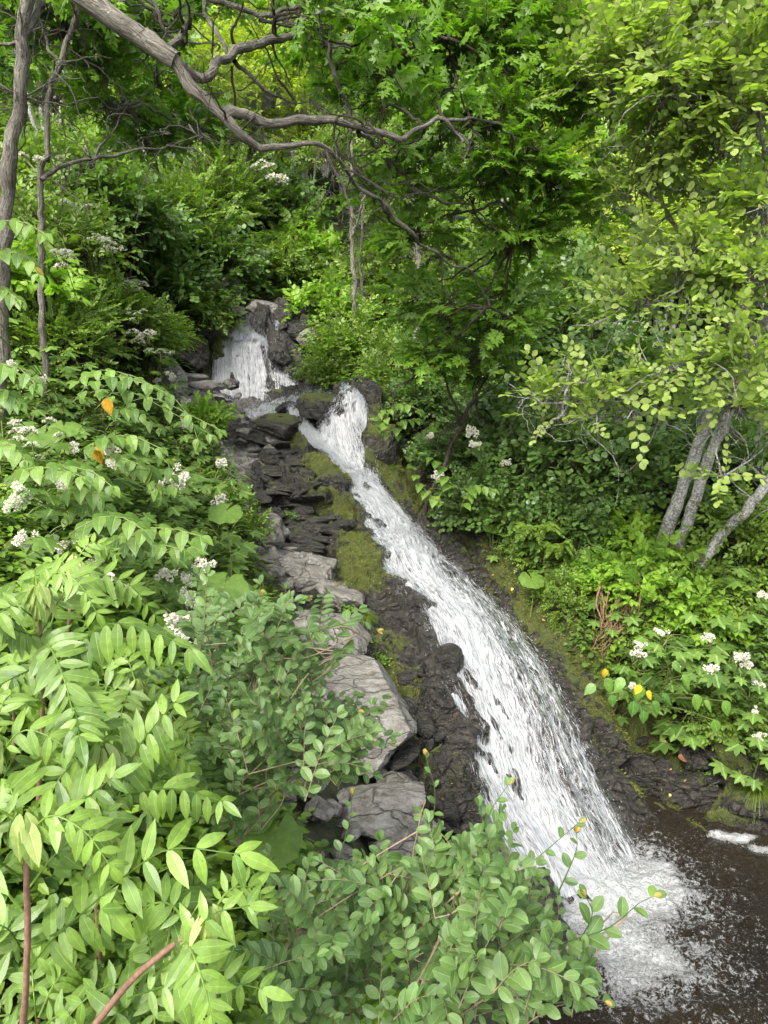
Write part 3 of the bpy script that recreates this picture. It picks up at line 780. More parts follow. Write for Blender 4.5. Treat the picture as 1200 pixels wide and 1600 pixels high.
def sheet(rows, ns, ntt, lift, seed, dens, thick=0.05, hug=True, rough=1.0):
    """rows: (leftpx, leftpy, d, rightpx, rightpy, d) downstream; a sheet of water over the rock; returns grid and fields"""
    at_ = (lambda q: hit(q[0], q[1], 3.5)) if hug else (lambda q: W(*q))
    Lp = spline(np.array([at_(r[:3]) for r in rows]), ns)
    Rp = spline(np.array([at_(r[3:6]) for r in rows]), ns)
    t = np.linspace(0, 1, ntt)
    P = Lp[:, None] * (1 - t)[None, :, None] + Rp[:, None] * t[None, :, None]
    cen = P[:, ntt // 2]
    s = np.concatenate([[0], np.cumsum(np.linalg.norm(np.diff(cen, axis=0), axis=1))])
    wd = np.linalg.norm(Rp - Lp, axis=1)
    if hug:
        P[..., 2] = H(P[..., 0], P[..., 1])
        n3 = Hn(P[..., 0], P[..., 1])
        base = blur(rocky(P[..., 0], P[..., 1]), 6) * 0.2
    else:
        du = np.gradient(P, axis=1); dv = np.gradient(P, axis=0)
        n3 = unit(np.cross(du, dv)); n3 = np.where(n3[..., 2:3] < 0, -n3, n3)
        base = 0
    ac = (t[None] - .5) * wd[:, None]; S = np.broadcast_to(s[:, None], ac.shape)
    q = np.stack([ac * 7, S * 2.0, 0 * S + seed], -1)
    q2 = np.stack([ac * 22, S * 5.0, 0 * S + seed], -1)
    bulge = np.sin(np.pi * t)[None] ** 0.6
    P = P + n3 * (base - 0.05 + lift * bulge + (fbm(q, 3, seed) * thick + fbm(q2, 2, seed + 1) * thick * 0.5) * bulge * rough)[..., None]
    tt = np.broadcast_to(t[None], S.shape); sn = S / s[-1]
    D = dens(tt, sn, ac, S)
    return P, n3, ac, S, D, unit(np.gradient(P, axis=0))
def water_obj(name, P, ac, S, D, **k):
    return to_obj(name, grid_mesh(P[..., 0], P[..., 1], P[..., 2], np.stack([ac, S, D], -1)), M_foam, smooth=True, **k)
# drops: little elongated diamonds
DROP = T([(0, -.5, 0), (.5, 0, 0), (0, .5, 0), (-.5, 0, 0), (0, 0, .5), (0, 0, -.5)], [(0, 1, 4), (1, 2, 4), (2, 3, 4), (3, 0, 4), (1, 0, 5), (2, 1, 5), (3, 2, 5), (0, 3, 5)])
def drops(P, n3, D, fl, n, hmin, hmax, lmin, lmax, wmul, seed, pw=1.0, emax=1.0, jitter=.18):
    g = np.random.default_rng(seed)
    r, c = D.shape
    w_ = np.clip(D, 0, emax).ravel() ** pw
    # clusters: multiply by streaky noise
    idx = g.choice(r * c, n, p=w_ / w_.sum())
    p = P.reshape(-1, 3)[idx] + n3.reshape(-1, 3)[idx] * (hmin + (hmax - hmin) * g.random(n) ** 2.2)[:, None] + g.normal(0, .012, (n, 3))
    d = fl.reshape(-1, 3)[idx] + g.normal(0, jitter, (n, 3))
    L = g.uniform(lmin, lmax, n) * g.random(n) ** .5
    t = DROP
    rot = frames(d, n3.reshape(-1, 3)[idx])
    wv = (L * wmul * g.uniform(.6, 1.4, n)).clip(.0012, .0055)
    sc = np.stack([wv, L, wv], -1)
    v = np.einsum('nij,nvj->nvi', rot, t.v[None] * sc[:, None, :]) + p[:, None]
    nv = len(t.v)
    return T(v.reshape(-1, 3), loops=(t.loops[None] + (np.arange(n) * nv)[:, None]).ravel(), counts=np.tile(t.counts, n))

cas = thing('waterfall', 'white cascade tumbling down wet dark rock into a pool', 'waterfall', (0, 0, 0)); 
del cas['category']; cas['kind'] = 'structure'; del cas['label']
def dens_main(t, s, ac, S):
    e = np.minimum(t, 1 - t)
    edge = np.clip(e / 0.10, 0, 1)
    core = np.exp(-((t - (0.42 - 0.04 * s)) / 0.26) ** 2)
    D = 0.48 + 0.18 * core
    # darker sliver on the right half, lower down, and near the foot on the far right
    D = D - 0.06 * np.clip((s - .35) / .3, 0, 1) * np.exp(-((t - .70) / .16) ** 2) + 0.04 * np.exp(-((t - .92) / .06) ** 2)
    D = D + 0.12 * np.clip((0.25 - s) / .25, 0, 1) + .06 * np.clip((s - .85) / .15, 0, 1)
    return D - 0.40 * (1 - edge) ** 1.5
ROW_MAIN = [(520,728,12.05,562,745,11.9),(538,768,11.3,604,765,11.6),(566,820,10.4,648,808,11.2),(594,880,9.4,700,868,10.3),(622,930,8.7,758,920,9.4),(650,990,8.0,820,985,8.7),
            (676,1060,7.45,870,1062,8.0),(702,1130,6.95,912,1140,7.5),(724,1200,6.5,945,1210,7.1),(762,1290,6.05,985,1290,6.65),(822,1385,5.6,1020,1365,6.1)]
P, n3, ac, S, D, fl = sheet(ROW_MAIN, 420, 150, .085, 4, dens_main, .045)
water_obj('chute_water', P, ac, S, D, parent=cas)
st = fbm(np.stack([ac * 9, S * 1.2, 0 * S], -1), 3, 77)
Dd = np.clip(D - .25 + st * .16, 0, 1)
to_obj('chute_spray', drops(P, n3, Dd, fl, 26000, 0.0, .07, .05, .17, .03, 9, 1.6, 1.0, .06), M_drop, cas, attr=None)
Dd = np.clip(D - .05, 0.02, 1) * (1 + 3 * (np.minimum(np.linspace(0, 1, 150), 1 - np.linspace(0, 1, 150)) < .09))[None] * (.3 + np.clip(st + .3, 0, 1))
to_obj('chute_droplets', drops(P, n3, Dd, fl, 6000, 0.0, .15, .01, .04, .16, 10, 1.0, 9, .2), M_drop, cas, attr=None)

def dens_up(t, s, ac, S):
    e = np.minimum(t, 1 - t)
    return .74 - 0.5 * (1 - np.clip(e / .12, 0, 1)) - .10 * np.clip((t - .62) / .2, 0, 1) * np.clip((s - .3) * 3, 0, 1) - .05 * s
ROWS = [('upper_fall', [(370,503,17.75,416,505,17.7),(358,520,17.55,420,525,17.5),(342,545,17.35,426,550,17.3),(326,575,17.15,440,580,17.1),(308,604,17.0,452,608,16.9)], dens_up, 200, 80, 14000, True),
        ('upper_trickle', [(426,508,17.5,438,510,17.5),(427,530,17.3,440,532,17.3),(424,556,17.05,444,558,17.0),(428,580,16.85,462,585,16.8),(430,606,16.7,470,608,16.6)], lambda t, s, a, S: .60 - .4 * (1 - np.clip(np.minimum(t, 1 - t) / .3, 0, 1)), 160, 40, 1800, True),
        ('middle_drop', [(526,630,12.9,568,630,12.9),(505,655,12.6,580,658,12.5),(492,685,12.4,588,690,12.2),(505,715,12.1,594,725,11.9),(536,745,11.9,600,765,11.6)], lambda t, s, a, S: .66 - .4 * (1 - np.clip(np.minimum(t, 1 - t) / .15, 0, 1)) + .05 * (t < .5) - .1 * s, 200, 80, 7000, True),
        ('left_arm', [(452,628,14.0,478,625,14.2),(448,650,13.4,486,655,13.2),(470,680,12.8,505,680,12.7),(500,705,12.4,525,705,12.4),(526,732,12.0,556,735,12.0)], lambda t, s, a, S: .75 - .4 * (1 - np.clip(np.minimum(t, 1 - t) / .15, 0, 1)), 200, 60, 6000, True),
        ('bench_run', [(395,608,16.8,470,610,16.5),(385,622,15.8,470,618,15.4),(372,635,15.0,440,630,14.9),(380,650,14.2,425,648,14.3),(398,660,13.8,440,655,13.9)], lambda t, s, a, S: .50 - .3 * (1 - np.clip(np.minimum(t, 1 - t) / .2, 0, 1)) + .12 * (s > .6), 160, 70, 2500, True),
        ('bench_side', [(470,607,16.2,520,612,16.0),(455,615,15.4,535,622,14.6),(452,624,14.6,540,628,13.6),(470,630,14.0,560,633,12.9)], lambda t, s, a, S: .42 - .3 * (1 - np.clip(np.minimum(t, 1 - t) / .2, 0, 1)), 120, 60, 1200, True)]
for nm, rows, df, a_, b_, nd, hug in ROWS:
    P, n3, ac, S, D, fl = sheet(rows, a_, b_, .10, hash(nm) % 1 + len(nm), df, .05, hug)
    water_obj(nm, P, ac, S, D, parent=cas)
    st = fbm(np.stack([ac * 9, S * 1.5, 0 * S], -1), 3, 7)
    to_obj(nm + '_spray', drops(P, n3, np.clip(D - .15 + st * .2, 0, 1), fl, nd, 0, .10, .03, .12, .09, 3 + len(nm), 1.5), M_drop, cas, attr=None)

# ------------------------------------------------------------------ pool
xs = np.linspace(-1.5, 9.0, 620); ys = np.linspace(1.2, 9.0, 460)
X, Y = np.meshgrid(xs, ys)
fc = hit(935, 1400); fc = np.array([1.93, 5.92])
rr = np.hypot((X - fc[0]) * .9, (Y - fc[1]))
wv = fbm(np.stack([X * 3 + 2 * Y, Y * 5, 0 * X], -1), 4, 51) * .022 + fbm(np.stack([X * 11, Y * 14, 0 * X], -1), 3, 52) * .011
wv = wv + (np.sin((rr - .9) * 14 + fbm(np.stack([X * 2, Y * 2, 0 * X], -1), 2, 5) * 3) * .012) * np.exp(-((rr - 1.2) / .9) ** 2)
wv = wv * np.clip(1.6 - rr * .12, .5, 1.6)
ang = np.arctan2(Y - fc[1], X - fc[0])
fr_ = rr + fbm(np.stack([X * 2.2, Y * 2.2, 0 * X], -1), 3, 61) * .30
foam = .70 * np.exp(-(fr_ / .50) ** 3) + .20 * np.exp(-((fr_ - .60) / .30) ** 2) + .21 * np.exp(-((rr - 1.1) / 1.5) ** 2) + .05 * np.exp(-((X - 2.6) ** 2 + (Y - 4.9) ** 2) / .8)
wv = wv + .10 * np.exp(-(fr_ / .5) ** 2) * (1 + .5 * fbm(np.stack([X * 8, Y * 8, 0 * X], -1), 3, 62))
for px, py, rad, am in [(1148,1310,.07,.36),(1120,1304,.04,.32),(1188,1325,.06,.34),(1172,1308,.04,.25)]:
    q = W(px, py, 1.0) - EYE; q = q * (5.0 / -q[2]); foam = foam + am * np.exp(-(((X - q[0]) / (rad * 2.2)) ** 2 + ((Y - q[1]) / rad) ** 2))
M_pool, n = mat('pool_water')
at = N(n, 'Attribute'); at.attribute_name = 'lf'
sp = N(n, 'SeparateXYZ'); n.links.new(at.outputs['Vector'], sp.inputs[0])
pos = worldpos(n)
f1 = noise(n, pos, 7, 6, .75, 2.0); f2 = noise(n, pos, 36, 4, .75, 1.0)
s = math_(n, 'ADD', math_(n, 'MULTIPLY', f1, .55), math_(n, 'MULTIPLY', f2, .45))
s = math_(n, 'ADD', math_(n, 'SUBTRACT', s, .5), math_(n, 'SUBTRACT', sp.outputs[2], .27))
al = ramp(n, s, [(0.0, 0.0), (.05, .45), (.30, 1.0)])
mp = N(n, 'Mapping'); mp.inputs['Scale'].default_value = (1, 1.6, 1); n.links.new(pos, mp.inputs[0])
r1 = noise(n, mp.outputs[0], 13, 5, .7, .5)
fl3 = math_(n, 'MULTIPLY', ramp(n, noise(n, mp.outputs[0], 34, 4, .7, 2.0), [(.60, 0.0), (.68, 1.0)]), ramp(n, noise(n, pos, 2.2, 3, .6), [(.42, .15), (.6, 1.0)]))  # white foam flecks in the colour, also standing in for wavelet glints
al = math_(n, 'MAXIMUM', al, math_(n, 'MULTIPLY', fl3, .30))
deep = mixc(n, noise(n, pos, .7, 2), (.004, .0035, .003), (.034, .025, .013))
p = N(n, 'BsdfPrincipled', Roughness=.06); p.inputs['IOR'].default_value = 1.33; p.inputs['Specular IOR Level'].default_value = .4
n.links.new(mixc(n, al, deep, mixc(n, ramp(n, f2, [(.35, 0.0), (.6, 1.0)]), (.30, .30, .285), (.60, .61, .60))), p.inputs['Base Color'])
n.links.new(mixc(n, al, .06, .6), p.inputs['Roughness'])
n.links.new(bump(n, math_(n, 'ADD', r1, math_(n, 'MULTIPLY', s, .8)), 1.0, .07), p.inputs['Normal'])
out(n, p.outputs[0])
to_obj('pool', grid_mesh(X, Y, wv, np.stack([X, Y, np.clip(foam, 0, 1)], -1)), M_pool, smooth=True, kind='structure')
# splashing foam over the foot of the fall
g = np.random.default_rng(12)
n_ = 9000
rad = np.abs(g.normal(0, .36, n_)); th = g.uniform(0, 2 * np.pi, n_)
pp = np.stack([fc[0] + rad * np.cos(th) * 1.1 - .05, fc[1] + rad * np.sin(th), .02 + np.abs(g.normal(0, .07, n_)) * np.exp(-rad * .8)], -1)
dd = unit(np.stack([np.cos(th), np.sin(th), g.uniform(-.2, 1.2, n_)], -1))
sc = g.uniform(.004, .014, n_)
rot = frames(dd, np.array([0.1, 0, 1.0]))
v = np.einsum('nij,nvj->nvi', rot, DROP.v[None] * np.stack([sc * .4, sc, sc * .4], -1)[:, None]) + pp[:, None]
to_obj('plunge_spray', T(v.reshape(-1, 3), loops=(DROP.loops[None] + (np.arange(n_) * 6)[:, None]).ravel(), counts=np.tile(DROP.counts, n_)), M_drop, cas, attr=None)
# ================================================================== PLANTS
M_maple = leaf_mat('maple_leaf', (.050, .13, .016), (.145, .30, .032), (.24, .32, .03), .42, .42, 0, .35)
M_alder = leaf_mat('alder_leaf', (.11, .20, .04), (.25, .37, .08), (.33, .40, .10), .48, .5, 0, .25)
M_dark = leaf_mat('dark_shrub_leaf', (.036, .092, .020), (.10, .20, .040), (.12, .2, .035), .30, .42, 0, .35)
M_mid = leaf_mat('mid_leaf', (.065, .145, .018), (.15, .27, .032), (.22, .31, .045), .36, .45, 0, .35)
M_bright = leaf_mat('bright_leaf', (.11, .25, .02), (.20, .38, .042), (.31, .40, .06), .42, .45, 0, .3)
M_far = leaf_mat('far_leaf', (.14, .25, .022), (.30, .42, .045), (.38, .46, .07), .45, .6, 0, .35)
M_fili = leaf_mat('meadowsweet_leaf', (.050, .12, .02), (.11, .22, .036), (.15, .25, .04), .32, .5, 7, .25)
M_knot = leaf_mat('knotweed_leaf', (.06, .15, .02), (.125, .245, .036), (.36, .25, .03), .36, .42, 8, .2, yf=.985)
M_nut = leaf_mat('walnut_leaf', (.06, .145, .02), (.15, .285, .042), (.22, .34, .07), .36, .38, 11, .15)
M_young = leaf_mat('young_leaf', (.20, .33, .09), (.33, .46, .15), (.40, .46, .2), .4, .5, 9, .15)
M_elm = leaf_mat('elm_leaf', (.040, .105, .026), (.10, .20, .05), (.18, .29, .05), .30, .42, 14, .2)
M_round = leaf_mat('butterbur_leaf', (.07, .17, .025), (.12, .23, .035), (.14, .25, .04), .36, .5, 6, .15)
M_grass = leaf_mat('grass_blade', (.06, .13, .012), (.14, .23, .025), (.2, .26, .05), .35, .5, 0, .2)
M_moss = leaf_mat('small_herb_leaf', (.07, .17, .02), (.13, .26, .03), (.17, .28, .03), .35, .5, 0, .2)
M_flower = flat_mat('cream_petal', (.66, .64, .53), .7, .3, .10, 60)
M_umbel = flat_mat('greenish_petal', (.62, .66, .46), .7, .3, .15, 60)
M_stem = flat_mat('green_stem', (.12, .15, .04), .6, 0, .2)
M_red = flat_mat('reddish_stem', (.20, .11, .075), .6, 0, .3, 60)
M_twig = flat_mat('tan_twig', (.19, .14, .09), .8, 0, .3, 60)
M_bark = bark_mat('grey_tan_bark', (.035, .028, .02), (.27, .245, .20), (.36, .36, .32), .25)
M_barkdark = bark_mat('dark_bark', (.035, .028, .022), (.11, .09, .07), (.2, .2, .17), .2)
M_barkpale = bark_mat('pale_lichen_bark', (.12, .11, .095), (.34, .325, .29), (.52, .52, .48), .9, 1.0, True)
M_root = flat_mat('dry_root', (.16, .09, .05), .9, 0, .4)

# ---- bare zone (rock and water) as a ground polygon
BARE = [(300,545),(345,505),(345,450),(420,470),(480,505),(480,560),(490,600),(560,620),(600,645),(640,700),(660,745),(730,790),(780,845),(815,895),(862,945),(895,1005),(925,1060),(1000,1100),(1085,1160),(1200,1215),(1320,1260),
        (1400,1500),(1250,1700),(700,1700),(520,1560),(430,1330),(400,1230),(440,1000),(385,900),(375,790),(330,700),(250,625),(250,590)]
_poly = np.array([hit(a, b, 1.0)[:2] for a, b in BARE])
def inside(x, y, poly=_poly):
    r = np.zeros(np.shape(x), bool); j = len(poly) - 1
    for i in range(len(poly)):
        xi, yi = poly[i]; xj, yj = poly[j]
        c = ((yi > y) != (yj > y)) & (x < (xj - xi) * (y - yi) / (yj - yi + 1e-12) + xi)
        r ^= c; j = i
    return r

# ---- undergrowth: what nobody could count
def scatter_ground(n, y0, y1, u0, u1, seed, keep=None):
    g = np.random.default_rng(seed)
    y = np.exp(g.uniform(math.log(y0), math.log(y1), n)); x = g.uniform(u0, u1, n) * y
    m = ~inside(x, y)
    m &= ~((np.abs(x) < 1.2) & (y < 2.2))
    if keep is not None: m &= keep(x, y)
    x, y = x[m], y[m]
    return np.stack([x, y, H(x, y)], -1), g
def herb(pos, g, leafT, n, hmin, hmax, size, up=.9):
    """n leaves round each ground point, on invisible short stalks, tilted outwards"""
    k = len(pos)
    p = np.repeat(pos, n, 0); dist = np.repeat(np.hypot(pos[:, 0], pos[:, 1]), n)
    az = g.uniform(0, 2 * np.pi, k * n)
    h = g.uniform(hmin, hmax, k * n) * np.repeat(g.uniform(.5, 1.2, k), n)
    r = g.uniform(.02, .22, k * n) 
    d = np.stack([np.cos(az), np.sin(az), g.uniform(-.35, .25, k * n)], -1)
    p = p + np.stack([np.cos(az) * r, np.sin(az) * r, h], -1)
    nrm = np.stack([np.cos(az) * .35, np.sin(az) * .35, np.ones(k * n)], -1) + g.normal(0, .25, (k * n, 3))
    sz = size * g.uniform(.6, 1.25, k * n) * np.clip(dist / 11, .8, 2.2) ** .6
    return inst(leafT, p, frames(d, nrm), sz, np.clip(g.beta(2, 2, k * n), 0, 1), 0.0)
for nm, leafT, m_, n, cnt, sz, seed, hh in [('undergrowth', OVS, M_mid, 24000, 7, .10, 1, .42), ('undergrowth', ROUNDS, M_dark, 20000, 6, .10, 2, .38), ('undergrowth', MAPLE, M_fili, 9000, 5, .10, 3, .45), ('undergrowth', OVS, M_bright, 14000, 6, .11, 4, .5)]:
    thr = {1: -9, 2: -9, 3: -.1, 4: -.15}[seed]
    pos, g = scatter_ground(n, 2.4, 44, -.95, .85, seed, lambda x, y, s=seed, t=thr: fbm(np.stack([x * .5, y * .5, 0 * x + s], -1), 3, s) > t)
    to_obj(nm, herb(pos, g, leafT, cnt, .03, hh, sz), m_, kind='stuff')

# ---- shrubs and tree crowns
SPR = {}
def sprays(key):
    if key not in SPR:
        leafT, n, L, size, ang, alt = {'maple': (MAPLE, 4, .32, .105, 60, False), 'alder': (ROUND, 9, .46, .10, 55, True), 'dark': (ROUNDS, 9, .45, .115, 55, True),
            'mid': (OVS, 10, .45, .12, 50, True), 'bright': (KNOT, 4, .34, .155, 55, False), 'far': (OVS, 12, .7, .17, 55, True), 'fine': (OVS, 16, .4, .06, 50, False), 'farmaple': (MAPLE, 9, .7, .15, 60, True)}[key]
        SPR[key] = [spray(leafT, n, L, size, ang, .18, alt, 40 + i, 16, .15) for i in range(4)]
    return SPR[key]
def crown(lobes, n, key, seed, out_=.8, shell=.5, grav=.0, lump=.4):
    """lobes (x,y,z,rx,ry,rz); n shoots over all lobes; leafy shoots point outwards; returns leaves, twigs, shoot bases, lobe index"""
    g = np.random.default_rng(seed)
    lobes = np.asarray(lobes, float)
    wt = (lobes[:, 3] * lobes[:, 4] * lobes[:, 5]) ** (.67); wt /= wt.sum()
    li = g.choice(len(lobes), n, p=wt)
    d = unit(g.normal(size=(n, 3))); d[:, 2] = np.where(d[:, 2] < -.35, -d[:, 2], d[:, 2])
    rr = (shell + (1 - shell) * g.random(n)) * (1 + lump * fbm(d * 1.7 + li[:, None] * 5.1 + seed, 2, seed))
    p = lobes[li, :3] + d * lobes[li, 3:6] * rr[:, None]
    dr = unit(d * np.array([1, 1, .5]) + g.normal(0, .35, (n, 3)) + np.array([0, 0, .12 - grav]))
    nr = np.array([0, 0, .75]) + d * 1.0 + g.normal(0, .35, (n, 3))
    rot = frames(dr, nr)
    S = sprays(key); lv, tw = [], []
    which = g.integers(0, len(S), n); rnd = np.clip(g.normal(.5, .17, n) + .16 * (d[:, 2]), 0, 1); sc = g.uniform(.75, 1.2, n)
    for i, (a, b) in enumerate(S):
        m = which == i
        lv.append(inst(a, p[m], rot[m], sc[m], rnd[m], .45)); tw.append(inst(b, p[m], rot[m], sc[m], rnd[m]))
    return join(lv), join(tw), p, li, lobes
def twigwork(p, li, lobes, root, g, r=.012, every=2, k=4, low=.6):
    """twigs that run from within each lobe out to the shoot bases"""
    q = p[::every]; l = li[::every]
    c = lobes[l, :3] - np.array([0, 0, 1]) * lobes[l, 5:6] * low + g.normal(0, .08, (len(q), 3))
    t = np.linspace(0, 1, 5)[None, :, None]
    path = c[:, None] * (1 - t) + q[:, None] * t
    path[:, 1:4] += g.normal(0, .04, (len(q), 3, 3)); path[:, :, 2] += (np.sin(np.pi * t[..., 0]) * .08)
    return tubes(path, np.broadcast_to(r * (1 - .75 * t[..., 0]), (len(q), 5)), k)
def branches_to(lobes, base, top, g, r0, r1=.012):
    gs = []
    for l in lobes:
        a = base + (top - base) * g.uniform(.3, 1.0)
        e = l[:3] + np.array([0, 0, -l[5] * .2])
        m = (a + e) / 2 + g.normal(0, .12, 3) * np.linalg.norm(e - a) + np.array([0, 0, -.1])
        gs.append(limb([a, m, e], r0, r1, 14, 6, .05, int(g.integers(1e6))))
    return gs

def make_shrub(name, label, cat, key, mt, rad, n, height, seed, nl=6, stemr=.03, bark=None, group=None, loc=(0, 0, 0), nstem=4):
    g = np.random.default_rng(seed)
    root = thing(name, label, cat, loc, group)
    lob = []
    for i in range(nl):
        a = i / nl * 6.283 + g.uniform(0, .8); rr = rad * g.uniform(.25, .62)
        s = rad * g.uniform(.42, .62)
        lob.append((math.cos(a) * rr, math.sin(a) * rr, height * g.uniform(.62, 1.05) - s * .3, s, s, s * .8))
    lob.append((0, 0, height, rad * .5, rad * .5, rad * .5))
    lv, tw, p, li, lb = crown(lob, n, key, seed)
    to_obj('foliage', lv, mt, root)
    st = []
    for l in lob[:nstem + 2]:
        b0 = np.array([g.uniform(-.12, .12), g.uniform(-.12, .12), -.25])
        e = np.array(l[:3]); st.append(limb([b0, (b0 + e) / 2 + g.normal(0, .08, 3), e], stemr, .01, 12, 6, .04, int(g.integers(1e6))))
    st.append(twigwork(p, li, lb, None, g, .008, 2)); st.append(tw)
    to_obj('branches', join(st), bark or M_barkdark, root)
    return root
PROTO = {}
def proto(key):
    """first of its kind: built where it stands by the caller"""
    return PROTO.get(key)
KINDS = {  # name, category, spray, material, radius, shoots, crown height, lobes, stem radius, bark
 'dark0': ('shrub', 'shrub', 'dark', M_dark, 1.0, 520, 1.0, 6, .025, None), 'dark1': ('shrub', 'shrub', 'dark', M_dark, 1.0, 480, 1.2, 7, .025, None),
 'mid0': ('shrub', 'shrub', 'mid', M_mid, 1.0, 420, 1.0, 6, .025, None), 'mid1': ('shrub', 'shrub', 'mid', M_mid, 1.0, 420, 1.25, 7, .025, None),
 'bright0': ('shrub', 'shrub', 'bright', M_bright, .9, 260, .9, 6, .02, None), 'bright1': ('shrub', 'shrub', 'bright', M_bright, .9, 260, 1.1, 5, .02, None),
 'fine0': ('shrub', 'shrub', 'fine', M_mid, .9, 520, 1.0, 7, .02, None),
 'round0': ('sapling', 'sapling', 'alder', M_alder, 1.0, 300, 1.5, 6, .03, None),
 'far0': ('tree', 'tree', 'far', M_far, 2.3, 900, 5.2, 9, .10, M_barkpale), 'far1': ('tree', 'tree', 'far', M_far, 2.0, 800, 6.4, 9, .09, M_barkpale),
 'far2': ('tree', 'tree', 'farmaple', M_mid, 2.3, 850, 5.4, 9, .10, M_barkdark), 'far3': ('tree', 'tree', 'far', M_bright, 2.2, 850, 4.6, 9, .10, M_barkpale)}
def plant(key, loc, sc, rz, label, group=None):
    if key in PROTO:
        o = copy_thing(PROTO[key], loc, rz, sc, label, group)
        if not group and 'group' in o: del o['group']
        return o
    nm, cat, k, mt, rad, n, h, nl, sr, bk = KINDS[key]
    o = make_shrub(nm, label, cat, k, mt, rad, n, h, hash_(key), nl, sr, bk, group, loc)
    o.rotation_euler = (0, 0, rz); o.scale = (sc,) * 3
    PROTO[key] = o
    return o
def rootback(x, y, z, step=.06, maxn=60):
    """move a foot back towards the rising bank until the soil is at height z"""
    for _ in range(maxn):
        if float(H(x, y)) >= z: break
        y += step; x += step * (.45 if x > .5 else -.25)
    return np.array([x, y, min(z, float(H(x, y)))])
def hash_(s): return sum(ord(c) * (i + 3) * 7 for i, c in enumerate(s))
g_ = np.random.default_rng(77)
